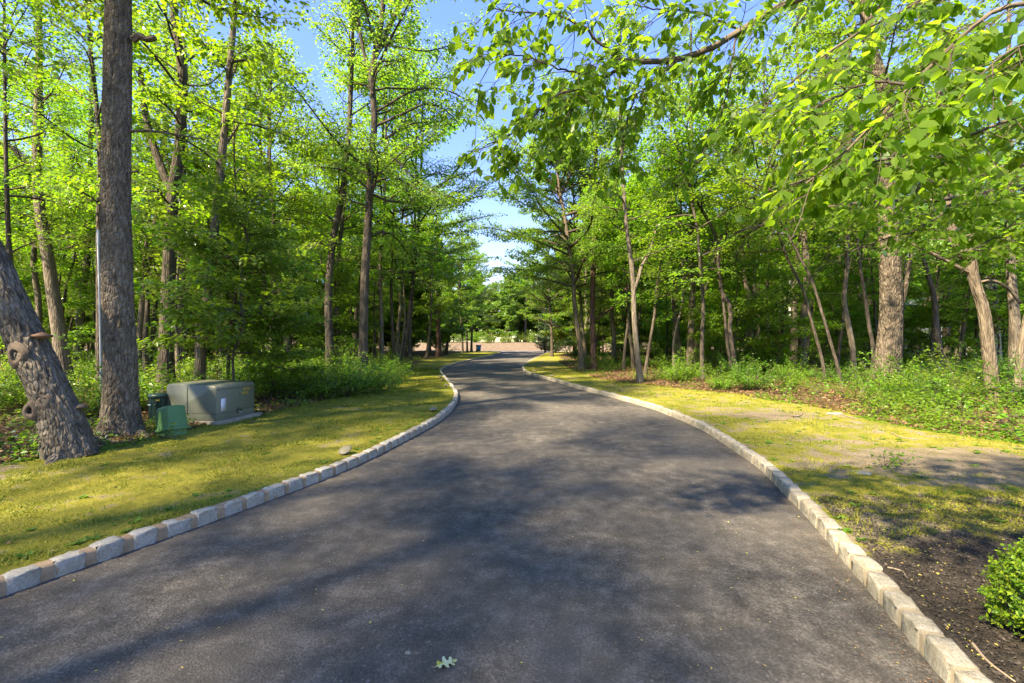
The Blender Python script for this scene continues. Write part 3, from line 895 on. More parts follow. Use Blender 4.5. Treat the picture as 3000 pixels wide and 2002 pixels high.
hero_tree("brown_oak", "dark brown leaning trunk left of the roadside oak", 17.0,
    [(966, 1118), (966, 1014), (962, 873), (968, 769), (983, 666), (997, 604), (1006, 545)], 26, 15.5, 'bark_dark', seed=21, cb=4.2, Rc=2.4)
hero_tree("shaded_oak", "narrow trunk close behind the dark brown leaning trunk", 20.5,
    [(992, 1098), (991, 997), (985, 873), (991, 749), (1003, 650)], 17, 16.0, 'bark_dark', seed=22)
rs_tree = hero_tree("roadside_oak", "tall thin oak behind the verge shrubs, its sparse crown against the sky", 16.1,
    [(1064, 1130), (1064, 1056), (1066, 915), (1070, 790), (1076, 690), (1080, 624), (1084, 541), (1091, 446), (1096, 379), (1094, 290), (1088, 259), (1100, 150), (1118, 60), (1125, -40)], 29, 17.0,
    'bark_dark', 'leaf_oak', seed=23, cb=5.2, Rc=4.2, nl=42, leaf=0.12, leaf_n=9, nb=4.0, top=0.4,
    forks=[([(1102, 150), (1138, 89), (1160, 35), (1175, -20)], 14, 10, True), ([(1092, 250), (1070, 170), (1057, 112), (1045, 22), (1038, -60)], 11, 7, True),
           ([(1097, 330), (1140, 305), (1178, 281), (1245, 259), (1310, 266), (1380, 300)], 8, 3, True), ([(1099, 370), (1138, 353), (1196, 326), (1254, 304), (1300, 320), (1330, 345)], 9, 3, True),
           ([(1094, 446), (1140, 452), (1180, 490), (1210, 520), (1260, 560), (1330, 580)], 8, 3, True), ([(1086, 520), (1120, 506), (1155, 512), (1185, 545), (1205, 590)], 8, 3, True),
           ([(1108, 130), (1180, 140), (1250, 150), (1330, 130)], 6, 3, True), ([(1180, 486), (1215, 440), (1255, 400), (1280, 370)], 4, 2, True)])
for k, (nm, lab, d, pts, w, H, bk) in enumerate([
    ("verge_oak", "grey trunk right behind the roadside oak", 22, [(1122, 1090), (1119, 1018), (1117, 915), (1113, 800), (1120, 700)], 13, 10.5, 'bark_grey'),
    ("thin_oak", "thin dark trunk a step right of the roadside oak", 24, [(1154, 1080), (1153, 1035), (1148, 915), (1146, 820), (1150, 730)], 11, 10, 'bark_dark'),
    ("pale_sapling", "thin pale bare sapling leaning right beside the dark leaning trunk", 23, [(1163, 1080), (1173, 1035), (1184, 960), (1186, 915), (1183, 860)], 7, 8.0, 'bark_tan'),
    ("bowed_oak", "dark trunk leaning right over the left lawn edge", 24, [(1172, 1085), (1180, 1043), (1194, 956), (1204, 870), (1212, 790), (1220, 720)], 13, 10.5, 'bark_dark'),
    ("upright_oak", "dark upright trunk touching the one that leans over the lawn edge", 24.5, [(1204, 1082), (1200, 1000), (1203, 930), (1208, 850)], 12, 10, 'bark_dark'),
    ("lawn_edge_oak", "slim tan trunk at the left lawn edge halfway to the street", 40, [(1250, 1051), (1255, 1000), (1262, 930), (1264, 860)], 9, 11, 'bark_tan'),
    ("stout_edge_oak", "stout dark trunk at the left lawn edge halfway to the street", 44, [(1286, 1046), (1285, 990), (1283, 915), (1279, 850), (1279, 780)], 15, 12.5, 'bark_pine'),
    ("far_edge_oak", "leaning trunk left of the blue bin, farther than the stout dark one", 52, [(1306, 1040), (1314, 985), (1325, 940), (1335, 900)], 9, 12, 'bark_dark'),
    ("bin_side_oak", "thin trunk third to the left of the blue bin", 60, [(1356, 1036), (1354, 985), (1350, 930)], 6, 12, 'bark_dark'),
    ("bin_near_oak", "thin trunk second to the left of the blue bin", 62, [(1369, 1035), (1368, 985), (1368, 930)], 6, 11.5, 'bark_dark'),
    ("bin_next_oak", "dark trunk standing next to the blue bin", 66, [(1381, 1033), (1382, 985), (1385, 930)], 7, 12.5, 'bark_dark'),
    ("far_left_oak", "grey trunk deep in the left woods, right of the cabinet", 22, [(786, 1090), (784, 961), (777, 841), (770, 700)], 14, 12.5, 'bark_grey'),
    ("mid_left_oak", "grey trunk deep in the left woods above the cabinet's right end", 24, [(704, 1085), (704, 937), (716, 820), (722, 700)], 14, 12.5, 'bark_grey'),
    ]):
    near_gap = nm in ('bowed_oak', 'upright_oak', 'verge_oak', 'thin_oak')
    hero_tree(nm, lab, d, pts, w, H * (1.6 if near_gap else 1.3), bk, 'leaf_wood', seed=40 + k, S=9, nl=26 if d < 40 else 34, nb=3.2, leaf=0.13 if d < 35 else 0.20, leaf_n=8, cb=4.2 if d < 40 else 3.2, Rc=5.2 if near_gap else 3.4 if d < 30 else 4.8, el=(0.12, 1.0))

# ---------------- right of the drive
hero_tree("pale_oak", "pale grey trunk leaning left at the bend of the drive, dead twigs low down", 23.8,
    [(1705, 1088), (1701, 1028), (1688, 932), (1682, 875), (1680, 818), (1675, 764), (1667, 722), (1655, 640), (1640, 560)], 17, 14.0, 'bark_tan', 'leaf_oak', seed=60, cb=4.2, Rc=6.0, nl=46, leaf_n=17, leaf=0.12,
    forks=[([(1679, 790), (1655, 768), (1620, 775), (1585, 800)], 6, 2, True), ([(1683, 780), (1702, 740), (1720, 715)], 8, 4, True), ([(1670, 720), (1640, 690), (1600, 700), (1560, 740)], 6, 2, True)])
hero_tree("grey_oak", "narrow grey trunk just behind the pale one at the bend", 28,
    [(1717, 1074), (1715, 1040), (1707, 971), (1702, 894), (1694, 799), (1688, 741)], 11, 13, 'bark_grey', 'leaf_oak', seed=61, Rc=5.6, nl=42, leaf_n=15, leaf=0.12)
pine = hero_tree("pine_tree", "straight dark reddish pine trunk beside the right lawn", 24.0,
    [(1740, 1087), (1738, 1000), (1736, 932), (1736, 856), (1740, 741), (1742, 646), (1744, 569), (1745, 480)], 19, 13.0, 'bark_pine', 'leaf_pine', seed=62, cb=8.5, Rc=2.0, nl=16, top=0.55, flare=0.15, leaf=0.13, leaf_n=9,
    forks=[([(1733, 946), (1760, 925), (1790, 905), (1815, 870), (1838, 840)], 7, 4, False), ([(1744, 690), (1765, 705), (1800, 720), (1830, 735)], 5, 2, True)])
hero_tree("curved_oak", "grey oak curving left at the right lawn edge, forked halfway up", 16.4,
    [(1877, 1125), (1868, 1047), (1858, 932), (1856, 856), (1851, 779), (1845, 737), (1838, 684), (1830, 600)], 18, 13.5, 'bark_grey', seed=63, cb=3.8, Rc=2.4,
    forks=[([(1857, 850), (1870, 818), (1880, 779), (1895, 756), (1910, 718), (1925, 660)], 11, 6, True)])
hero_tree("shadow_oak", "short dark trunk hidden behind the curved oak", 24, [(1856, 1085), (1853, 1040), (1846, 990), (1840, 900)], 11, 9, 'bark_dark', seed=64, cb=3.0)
hero_tree("thin_crooked_oak", "very thin crooked trunk in front of a stout grey one in the right woods", 19, [(1975, 1105), (1975, 990), (1983, 952), (1996, 906), (2002, 818), (1998, 760)], 8, 9, 'bark_grey', seed=65, nl=16)
hero_tree("stout_oak", "stout grey trunk behind the very thin crooked one", 26, [(1988, 1077), (1986, 1000), (1979, 932), (1975, 837), (1973, 779), (1970, 700)], 19, 15.5, 'bark_grey', seed=66)
hero_tree("sunlit_oak", "straight light grey trunk in the middle of the right woods", 20.5,
    [(2018, 1098), (2025, 971), (2027, 894), (2029, 818), (2033, 741), (2027, 646), (2026, 560)], 22, 16.0, 'bark_tan', seed=67, cb=4.5, Rc=2.6,
    forks=[([(2033, 760), (2055, 730), (2075, 715), (2090, 680)], 9, 5, True), ([(2030, 700), (2000, 660), (1975, 620), (1955, 590)], 6, 3, True)])
hero_tree("right_leaning_oak", "grey trunk leaning right behind the straight light one", 25, [(2032, 1080), (2038, 1010), (2048, 952), (2057, 875), (2078, 818), (2095, 760)], 14, 14.5, 'bark_grey', seed=68)
hero_tree("twin_oak", "dark wavy twin stems between the light trunk and the thicket", 17.5,
    [(2163, 1115), (2145, 1019), (2138, 971), (2137, 891), (2113, 853), (2108, 812), (2106, 780), (2094, 684), (2063, 626), (2033, 573)], 13, 12.5, 'bark_dark', seed=69, flare=0.2, Rc=2.2, cb=4.4,
    forks=[([(2148, 1112), (2130, 1003), (2124, 939), (2116, 869), (2112, 845)], 9, 7, False), ([(2106, 770), (2118, 730), (2128, 690), (2125, 640)], 8, 4, True)], top=0.4)
for k, (nm, lab, d, pts, w, H, bk) in enumerate([
    ("thicket_oak", "grey trunk, first behind the dark wavy twin stems", 30, [(2262, 1068), (2253, 987), (2247, 891), (2250, 812), (2256, 770)], 12, 11, 'bark_grey'),
    ("y_forked_oak", "dark trunk splitting into a Y deep in the right thicket", 31, [(2280, 1066), (2287, 1003), (2291, 923), (2291, 875), (2299, 821), (2318, 790)], 13, 10.5, 'bark_dark'),
    ("thicket_pole_oak", "thin straight dark trunk right of the Y shaped one", 32, [(2302, 1064), (2303, 960), (2304, 891)], 9, 10.5, 'bark_dark'),
    ("bowing_sapling", "thin dark stem bowing left, the left one of a pair", 15.9, [(2420, 1128), (2406, 1044), (2381, 955), (2365, 891), (2352, 847), (2330, 805), (2300, 740)], 10, 8, 'bark_dark'),
    ("bowed_sapling", "thin dark stem bowing left, the right one of a pair", 14.5, [(2468, 1140), (2454, 1076), (2438, 1019), (2412, 930), (2393, 866), (2371, 805), (2345, 757), (2320, 710)], 10, 8, 'bark_dark'),
    ("wavy_oak", "grey wavy trunk left of the big flared trunk", 17.5, [(2503, 1117), (2495, 1003), (2483, 939), (2473, 891), (2475, 834), (2481, 796), (2483, 716)], 17, 10.5, 'bark_grey'),
    ("dark_leaning_oak", "dark trunk leaning left close to the big flared trunk", 16.7, [(2550, 1122), (2559, 1035), (2546, 955), (2537, 891), (2524, 812), (2517, 757)], 12, 9.5, 'bark_dark'),
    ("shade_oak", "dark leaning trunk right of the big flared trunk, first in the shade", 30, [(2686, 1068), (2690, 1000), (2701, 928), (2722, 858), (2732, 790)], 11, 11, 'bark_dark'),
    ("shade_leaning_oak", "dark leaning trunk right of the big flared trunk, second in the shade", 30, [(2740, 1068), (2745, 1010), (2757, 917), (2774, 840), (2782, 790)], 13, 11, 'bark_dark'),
    ("stout_back_oak", "stout light trunk low behind the shrubs right of the big flared trunk", 30, [(2774, 1068), (2774, 960), (2776, 860), (2780, 760)], 20, 12, 'bark_grey'),
    ("back_leaning_oak", "grey trunk leaning right left of the white dead trunk", 27, [(2800, 1074), (2812, 1000), (2827, 910), (2835, 840)], 14, 11, 'bark_grey'),
    ("right_edge_oak", "grey straight trunk behind the two tan trunks at the right edge", 18, [(2972, 1110), (2972, 1020), (2973, 945), (2962, 805), (2960, 700)], 29, 12, 'bark_grey'),
    ]):
    hero_tree(nm, lab, d, pts, w, H * 1.3, bk, 'leaf_wood', seed=80 + k, S=9, nl=24, nb=3.2, leaf=0.125, leaf_n=8, cb=4.4, Rc=2.6, el=(0.12, 1.0), flare=0.25)
flared, fo, fpath, fr_ = hero_tree("flared_oak", "big furrowed trunk with flared base at the right wood edge", 13.2,
    [(2594, 1156), (2600, 1060), (2603, 1016), (2611, 910), (2608, 805), (2604, 717), (2602, 600), (2605, 480), (2608, 379), (2590, 260), (2555, 156), (2540, 67), (2530, -30)], 58, 13.5, 'bark_flared', seed=90,
    S=84, carve=(0.026, 0.020, 13.0, 3.2, 6.5), flare=0.42, top=0.40, cb=6.0, Rc=3.0, nl=26, lobes=0.09,
    forks=[([(2612, 400), (2650, 350), (2680, 300), (2700, 230)], 34, 22, True), ([(2627, 930), (2650, 860), (2660, 800), (2668, 740)], 14, 9, True)])
hero_tree("crooked_oak", "crooked tan trunk with side limbs standing in the sunlit leaf litter", 10.6,
    [(2910, 1193), (2902, 1086), (2892, 998), (2881, 910), (2869, 868), (2852, 823), (2838, 753), (2815, 735), (2797, 700), (2787, 650), (2772, 536), (2760, 420)], 31, 8.5, 'bark_tan', 'leaf_under', seed=91,
    S=64, carve=(0.025, 0.009, 24.0, 3.0, 4.5), flare=0.18, top=0.5, cb=3.4, Rc=2.0, nl=16, hexa=True,
    forks=[([(2846, 800), (2820, 790), (2792, 775), (2740, 748), (2670, 714)], 12, 7, True), ([(2838, 760), (2842, 730), (2848, 695), (2870, 650)], 13, 8, True),
           ([(2845, 733), (2900, 734), (2950, 737), (3010, 731)], 6, 4, True), ([(2858, 830), (2905, 822), (2950, 842), (2990, 890)], 7, 9, False)])
hero_tree("tan_edge_oak", "tan leaning trunk cut off by the right edge of the picture", 10.6,
    [(2975, 1190), (2987, 1103), (2992, 1033), (3005, 960), (3030, 850), (3050, 700)], 23, 8.5, 'bark_tan', seed=92, S=48, carve=(0.03, 0.008, 26.0, 3.0, 4.0), flare=0.2, cb=3.2, Rc=2.0, nl=16)
hero_tree("dead_tree", "bleached white dead trunk behind the crooked tan one", 22.0,
    [(2913, 1092), (2911, 1033), (2908, 945), (2901, 840), (2901, 770), (2904, 710), (2906, 600), (2912, 480)], 34, 9.0, 'bark_pale', seed=93, S=20, crown=False, flare=0.15, top=0.6,
    forks=[([(2900, 800), (2880, 820), (2865, 812), (2866, 790)], 14, 7, False)])
hero_tree("lawn_tree", "solitary thin dark trunk at the far bend of the right lawn", 45,
    [(1617, 1046), (1616, 980), (1614, 935), (1608, 870)], 9, 11, 'bark_dark', seed=94, cb=2.8, Rc=7.0, nl=50, leaf=0.15, leaf_n=8, nb=3)

# ------------------------------------------------------------------ details of the leaning trunk
def on_trunk(px, py, d0, path, o, rad):
    """where the camera ray meets a trunk of radius rad: scan depth"""
    best = None
    for d in np.arange(d0 - 1.0, d0 + 1.0, 0.005):
        q = P(px, py, d) - o
        i = np.argmin(np.linalg.norm(path - q, axis=1))
        if np.linalg.norm(path[i] - q) < rad:
            return q, norm(q - path[i])
    q = P(px, py, d0 - rad) - o
    return q, np.array([0, -1.0, 0])

def knot(px, py, rpx):
    q, nr = on_trunk(px, py, 6.0, lpath, lo, lr * 1.10)
    r = rpx * 6 / FPX
    u = norm(np.cross(nr, [0, 0, 1.0])); v = np.cross(u, nr)
    a = np.linspace(0, 2 * np.pi, 25)[:-1]
    rs = np.random.RandomState(int(px))
    mb = MB()
    prof = [(2.1, -0.45), (1.6, -0.16), (1.2, 0.02), (0.95, 0.02), (0.80, -0.12), (0.72, -0.45)]
    V = []
    for (k, h) in prof:
        wob = 1 + 0.10 * np.sin(a * 3 + px) + rs.normal(0, 0.04, len(a))
        V.append(q + (u * np.cos(a)[:, None] * 0.85 + v * np.sin(a)[:, None] * 1.1) * (r * k * wob)[:, None] + nr * r * h)
    V = np.array(V).reshape(-1, 3)
    n_, s_ = np.meshgrid(np.arange(len(prof) - 1), np.arange(24), indexing='ij')
    F = np.stack([n_ * 24 + s_, n_ * 24 + (s_ + 1) % 24, (n_ + 1) * 24 + (s_ + 1) % 24, (n_ + 1) * 24 + s_], -1).reshape(-1, 4)
    mb.add(V, F)
    ko = mb.obj("knot", M['wood_cut'], lean)
    h = MB()
    k = V[-24:]
    h.add(np.vstack([k, k.mean(0) - nr * r * 0.12]), np.array([[i, (i + 1) % 24, 24] for i in range(24)]))
    h.obj("hollow", M['hollow'], ko)
    tag(ko, "healed knot ring round a dark hollow")
knot(43, 1042, 17); knot(127, 1176, 10); knot(84, 1205, 13)

def bracket(px, py, w, mat, label):
    q, nr = on_trunk(px, py, 6.0, lpath, lo, lr * 1.05)
    nr = norm(np.array([0.85, -0.5, 0.0]))
    sd = np.array([0.5, 0.85, 0.0])
    a = np.linspace(-np.pi / 2, np.pi / 2, 13)
    r = w * 6 / FPX
    rim = q + nr * (np.cos(a) * r)[:, None] + sd * (np.sin(a) * r * 0.7)[:, None]
    top = rim + np.array([0, 0, 0.012])
    V = np.vstack([rim - [0, 0, 0.012], top, q[None] + [0, 0, 0.055], q[None] - [0, 0, 0.05]])
    F3 = [[13 + i, 14 + i, 26] for i in range(12)] + [[i + 1, i, 27] for i in range(12)]
    F4 = [[i, i + 1, 14 + i, 13 + i] for i in range(12)]
    mb = MB().add(V, np.array(F4))
    mb.f.append(np.array(F3))
    tag(mb.obj("bracket_fungus", M[mat], lean), label)
bracket(122, 985, 34, 'fungus', "rusty bracket fungus"); bracket(232, 1192, 26, 'wood_cut', "grey broken branch stub")

def root_tube(parent, o, pts, r0, r1, mat):
    p = resample(np.array(pts) - o, 16)
    rad = np.linspace(r0, r1, 16)
    carved_trunk(p, rad, 24, 0.008, 20.0, 3.0, 3.0).obj("root", M[mat], parent, bc=True)
def gp(px, py, dz=0.0):
    g = G(px, py, 0.11)
    return np.array([g[0], g[1], float(gz(g[0], g[1])) + dz])
root_tube(lean, lo, [gp(225, 1325, 0.10), gp(262, 1312, 0.06), gp(300, 1305, 0.02), gp(350, 1298, -0.04), gp(375, 1296, -0.10)], 0.15, 0.03, 'bark_lean')
root_tube(lean, lo, [gp(190, 1335, 0.05), gp(158, 1350, 0.0), gp(130, 1362, -0.06)], 0.12, 0.03, 'bark_lean')
root_tube(big, bo, [gp(400, 1275, 0.08), gp(425, 1283, 0.0), gp(452, 1288, -0.06)], 0.10, 0.03, 'bark_big')
root_tube(flared, fo, [gp(2560, 1150, 0.22), gp(2535, 1158, 0.06), gp(2508, 1166, -0.06)], 0.16, 0.05, 'bark_flared')

# ------------------------------------------------------------------ repeating trees: prototypes, then copies of each part
def proto_tree(H, cb, Rc, nl, r0, seed, leafm, bark, leaf, leaf_n, nb, blen=1.0, el=(0.15, 1.05), S=8, bend=0.25, hexa=False, flat=0.35):
    rs = np.random.RandomState(seed)
    z = np.linspace(0, H, 9)
    path = np.stack([bend * np.cumsum(rs.normal(0, 0.5, 9)), bend * np.cumsum(rs.normal(0, 0.5, 9)), z], -1)
    path[:, :2] -= path[0, :2]
    path = resample(path, 20)
    mb = tubes(path, trunk_radii(path, r0, 0.35, 0.15), S)
    lp, L = crown_limbs(rs, axis_of(path), H, cb, Rc, nl, el[0], el[1])
    tubes(lp, (0.010 + 0.010 * L)[:, None] * np.linspace(1, 0.25, 7)[None], 4, mb)
    lf, tw = MB(), MB()
    foliage(rs, list(lp), blen, nb, leaf, leaf_n, tw, lf, hexa=hexa, flat=flat)
    return mb.mesh("trunk", M[bark], bc=True), tw.mesh("branches", M['bark_twig'], bc=True), lf.mesh("crown", M[leafm], smooth=False)

def place(proto, name, label, cat, x, y, z, rz, sc, group, parts=("trunk", "branches", "crown"), tilt=0.0):
    t = thing(name, label, cat, (x, y, z), (tilt * math.cos(rz * 3), tilt * math.sin(rz * 3), rz), group, (sc, sc, sc * random.uniform(0.92, 1.08)))
    for nm, me in zip(parts, proto):
        if me is not None:
            c = link(nm, me, t)
            if nm in ("branches", "stems", "foliage"):
                c["kind"] = "stuff"
    return t

DENS[:] = [1.6, 3.0]
PROT = [proto_tree(16.0, 5.6, 3.0, 40, 0.16, 201, 'leaf_wood', 'bark_grey', 0.14, 10, 3.4),
        proto_tree(14.0, 4.6, 2.7, 36, 0.12, 202, 'leaf_wood', 'bark_dark', 0.14, 10, 3.4),
        proto_tree(17.5, 6.6, 3.0, 40, 0.19, 203, 'leaf_oak', 'bark_grey', 0.135, 10, 3.4),
        proto_tree(11.5, 3.6, 2.5, 32, 0.08, 204, 'leaf_wood', 'bark_dark', 0.14, 9, 3.4),
        proto_tree(15.0, 5.0, 3.0, 38, 0.13, 205, 'leaf_wood', 'bark_tan', 0.14, 10, 3.4)]
DENS[:] = [2.3, 4.2]
FAR = [proto_tree(14.5, 1.4, 4.0, 46, 0.16, 206, 'leaf_wood', 'bark_grey', 0.30, 11, 3.0, 1.3, (0.35, 1.15), flat=0.9),
       proto_tree(12.5, 1.0, 3.8, 46, 0.14, 207, 'leaf_oak', 'bark_tan', 0.30, 11, 3.0, 1.3, (0.35, 1.15), flat=0.9),
       proto_tree(16.0, 2.0, 4.0, 46, 0.17, 208, 'leaf_wood', 'bark_dark', 0.30, 11, 3.0, 1.3, (0.35, 1.15), flat=0.9)]
SAP = [proto_tree(6.0, 0.9, 1.9, 30, 0.04, 211, 'leaf_wood', 'bark_dark', 0.125, 9, 4.2, 0.8, (0.0, 0.75), hexa=True, flat=0.28),
       proto_tree(4.6, 0.6, 1.6, 24, 0.03, 212, 'leaf_wood', 'bark_dark', 0.12, 9, 4.2, 0.75, (0.0, 0.7), hexa=True, flat=0.28),
       proto_tree(3.0, 0.4, 1.15, 20, 0.02, 213, 'leaf_wood', 'bark_twig', 0.11, 9, 4.5, 0.6, (0.0, 0.7), hexa=True, flat=0.28)]

rng = random.Random(21)
spots = list(HERO_XY)
def free(x, y, r):
    return all((x - a) ** 2 + (y - b) ** 2 > r * r for a, b in spots)

def scatter(side, n, ymin, ymax, rmin, margin, fn, power=1.0, amax=1.2, extra=2.0):
    got = tries = 0
    while got < n and tries < n * 60:
        tries += 1
        y = ymin + (ymax - ymin) * rng.random() ** power
        e = float(EL(min(y, 71)) if side < 0 else ER(min(y, 71)))
        lim = side * (amax * y + extra)
        lo_, hi_ = (lim, e - margin) if side < 0 else (e + margin, lim)
        if hi_ <= lo_:
            continue
        x = lo_ + (hi_ - lo_) * rng.random()
        if not free(x, y, rmin):
            continue
        spots.append((x, y))
        fn(x, y)
        got += 1

LOOK = ["grey barked", "dark slender", "tall yellowish leaved", "thin dark", "tan barked"]
LOOKF = ["broad grey", "broad yellowish leaved", "broad dark"]
def bgtree(lab, grp):
    side = "left" if "left" in lab else "right"
    def f(x, y):
        ps, names = (PROT, LOOK) if y < 42 else (FAR, LOOKF)
        i = rng.randrange(len(ps))
        p = ps[i]
        band = "among the front trunks" if y < 22 else "among the middle trunks" if y < 34 else "deep" if y < 50 else "at the far end"
        place(p, "woodland_tree", "%s tree %s in the woods %s of the drive" % (names[i], band, side), "tree", x, y, float(gz(x, y)) - 0.08, rng.uniform(0, 6.28), rng.uniform(0.8, 1.12), grp, tilt=0.05)
    return f
scatter(-1, 105, 12, 68, 1.7, 1.2, bgtree("one of the many background trees filling the woods left of the drive", "background trees left of the drive"), 0.8)
scatter(1, 115, 14, 68, 1.7, 1.5, bgtree("one of the many background trees filling the woods right of the drive", "background trees right of the drive"), 0.8)
def slim(lab, grp):
    def f(x, y):
        k = rng.choice((1, 3, 3))
        place(PROT[k], "slender_tree", "%s slender trunk standing %s in the woods %s of the drive" % ("thin dark" if k == 3 else "dark grey", "towards the front" if y < 21 else "in the middle" if y < 30 else "farther back", "left" if x < 0 else "right"),
              "tree", x, y, float(gz(x, y)) - 0.08, rng.uniform(0, 6.28), rng.uniform(0.75, 1.0), grp, tilt=0.09)
    return f
scatter(-1, 34, 17.5, 38, 1.2, 2.0, slim("", "slender trees left of the drive"))
scatter(1, 34, 16.5, 38, 1.2, 1.2, slim("", "slender trees right of the drive"))
def sapling(lab, grp):
    def f(x, y):
        i = rng.randrange(3)
        p = SAP[i]
        where = "close behind the lawn edge" if min(abs(x - float(EL(y))), abs(x - float(ER(y)))) < 3.5 else "deeper among the trunks"
        place(p, "sapling", "%s leafy young tree %s %s of the drive" % (("tall", "medium", "small")[i], where, "left" if x < 0 else "right"), "sapling", x, y, float(gz(x, y)) - 0.05, rng.uniform(0, 6.28), rng.uniform(0.8, 1.2), grp, tilt=0.06)
    return f
scatter(-1, 32, 18.0, 44, 1.1, 2.0, sapling("leafy young understorey tree among the left hand trunks", "understorey saplings left of the drive"))
scatter(1, 42, 18.0, 44, 1.1, 1.0, sapling("leafy young understorey tree among the right hand trunks", "understorey saplings right of the drive"))
# the low leafy sapling whose boughs hang over the cabinet
place(SAP[0], "overhanging_sapling", "leafy sapling whose low boughs hang over the green cabinet", "sapling", -6.15, 9.75, 0.1, 0.8, 0.82, None)
place(SAP[1], "cabinet_sapling", "leafy sapling just right of the green cabinet", "sapling", -6.0, 11.3, 0.1, 2.1, 0.8, None)
# low thicket closing the woods before the street
for i in range(52):
    sd = -1 if i % 2 else 1
    y = rng.uniform(46, 68.5)
    x = float(EL(y)) - 2.0 - rng.uniform(0, 1) * 38 if sd < 0 else float(ER(y)) + 3.0 + rng.uniform(0, 1) * 44
    place(rng.choice(FAR), "thicket_tree", "low bushy tree in the thicket between the woods and the street, %s of the drive" % ("left" if sd < 0 else "right"), "tree", x, y, float(gz(x, y)) - 0.3, rng.uniform(0, 6.28), rng.uniform(0.34, 0.55), "thicket before the street %s of the drive" % ("left" if sd < 0 else "right"))
for i in range(18):
    x, y = -22 + i * 2.5 + rng.uniform(-1, 1), rng.uniform(95, 101)
    place(rng.choice(FAR), "thicket_tree", "low bushy tree in the wood on the bank across the street", "tree", x, y, float(bank_z(x, y)) - 0.3, rng.uniform(0, 6.28), rng.uniform(0.38, 0.55), "low trees across the street")
# trees beyond the street
for i in range(84):
    x, y = -40 + (i % 28) * 3.2 + rng.uniform(-1.4, 1.4), rng.uniform(91, 98) + 8 * (i // 28)
    place(rng.choice(FAR), "bank_tree", "sunlit tree in the wood on the bank across the street", "tree", x, y, float(bank_z(x, y)) - 0.1, rng.uniform(0, 6.28), rng.uniform(0.75, 1.05), "trees across the street")
for (px, d, h, lab) in ((1538, 92, 10.5, "bare tan pine trunk on the bank straight beyond the drive"), (1515, 94, 9.5, "thinner pale trunk on the bank left of the tan pine")):
    x = (px - CX) / FPX * d
    zb = float(bank_z(x, d)) - 0.1
    t = thing("bank_pine", lab, "tree", (x, d, zb))
    pth = np.stack([np.linspace(0, 0.3, 10), np.zeros(10), np.linspace(0, h, 10)], -1)
    tubes(pth, trunk_radii(pth, 0.27 if px == 1538 else 0.18, 0.2, 0.4), 8).obj("trunk", M['bark_tan'], t, bc=True)
    lf, tw = MB(), MB()
    lp, L = crown_limbs(np.random.RandomState(px), axis_of(pth), h, h * 0.6, 2.4, 18, 0.2, 0.9)
    tubes(lp, (0.012 + 0.010 * L)[:, None] * np.linspace(1, 0.25, 7)[None], 4, tw)
    foliage(np.random.RandomState(px), list(lp), 0.9, 3.5, 0.16, 9, tw, lf)
    tag(tw.obj("branches", M['bark_twig'], t, bc=True), kind="stuff"); lf.obj("crown", M['leaf_oak'], t, smooth=False)
DENS[:] = [1.7, 2.4]
SHADE = [proto_tree(15.0, 6.0, 3.4, 34, 0.17, 221, 'leaf_wood', 'bark_grey', 0.135, 10, 3.2, 1.1),
         proto_tree(13.0, 5.2, 3.2, 32, 0.15, 222, 'leaf_wood', 'bark_grey', 0.135, 10, 3.2, 1.1)]
DENS[:] = [1.0, 1.7]
SHADE.append(proto_tree(15.5, 5.6, 3.6, 34, 0.16, 223, 'leaf_wood', 'bark_grey', 0.135, 10, 3.2, 1.1))
# trees beside and behind the camera, whose shade dapples the drive
for (x, y, k, s) in ((-9.4, 3.0, 2, 0.9), (-8.8, -1.0, 2, 1.15), (-11.5, -4.6, 1, 1.1), (-12.5, -9.0, 0, 1.2), (-13.0, 4.5, 1, 1.1), (-13.0, 0.2, 0, 1.2), (-7.8, -2.6, 2, 1.15), (10.0, 3.0, 0, 0.9)):
    place(SHADE[k], "woodland_tree", "tree beside the camera that throws dappled shade on the drive", "tree", x, y, 0.0, x * 1.7, s, "shade trees beside the camera")

DENS[:] = [1.3, 2.0]
# ------------------------------------------------------------------ evergreen by the street
def cedar(px, d, h, w, label, seed):
    x = (px - CX) / FPX * d
    rs = np.random.RandomState(seed)
    t = thing("cedar_tree", label, "tree", (x, d, 0.05))
    pth = np.stack([np.zeros(12), np.zeros(12), np.linspace(0, h, 12)], -1)
    tubes(pth, np.linspace(0.14, 0.02, 12), 7).obj("trunk", M['bark_dark'], t, bc=True)
    nl = 120
    tt = rs.uniform(0, 1, nl)
    z = 0.15 + tt * (h - 0.3)
    az = rs.uniform(0, 6.28, nl)
    L = (w * (1 - tt) ** 0.8 + 0.15) * rs.uniform(0.7, 1.15, nl)
    d3 = np.stack([np.cos(az) * 0.9, np.sin(az) * 0.9, np.full(nl, 0.35)], -1)
    lp = wander(rs, np.stack([0 * z, 0 * z, z], -1), norm(d3), L, 5, np.full(nl, 0.1), 0.1)
    lf, tw = MB(), MB()
    tubes(lp, np.linspace(0.016, 0.004, 5)[None].repeat(nl, 0), 3, tw)
    foliage(rs, list(lp), 0.45, 7, 0.12, 12, tw, lf, flat=0.8, spray=0.06)
    tag(tw.obj("branches", M['bark_twig'], t, bc=True), kind="stuff"); lf.obj("crown", M['leaf_pine'], t, smooth=False)
cedar(1597, 62, 6.2, 1.5, "dark conical evergreen at the right of the drive entrance", 5)
cedar(1628, 60, 4.6, 1.4, "shorter dark evergreen just right of the conical one", 6)

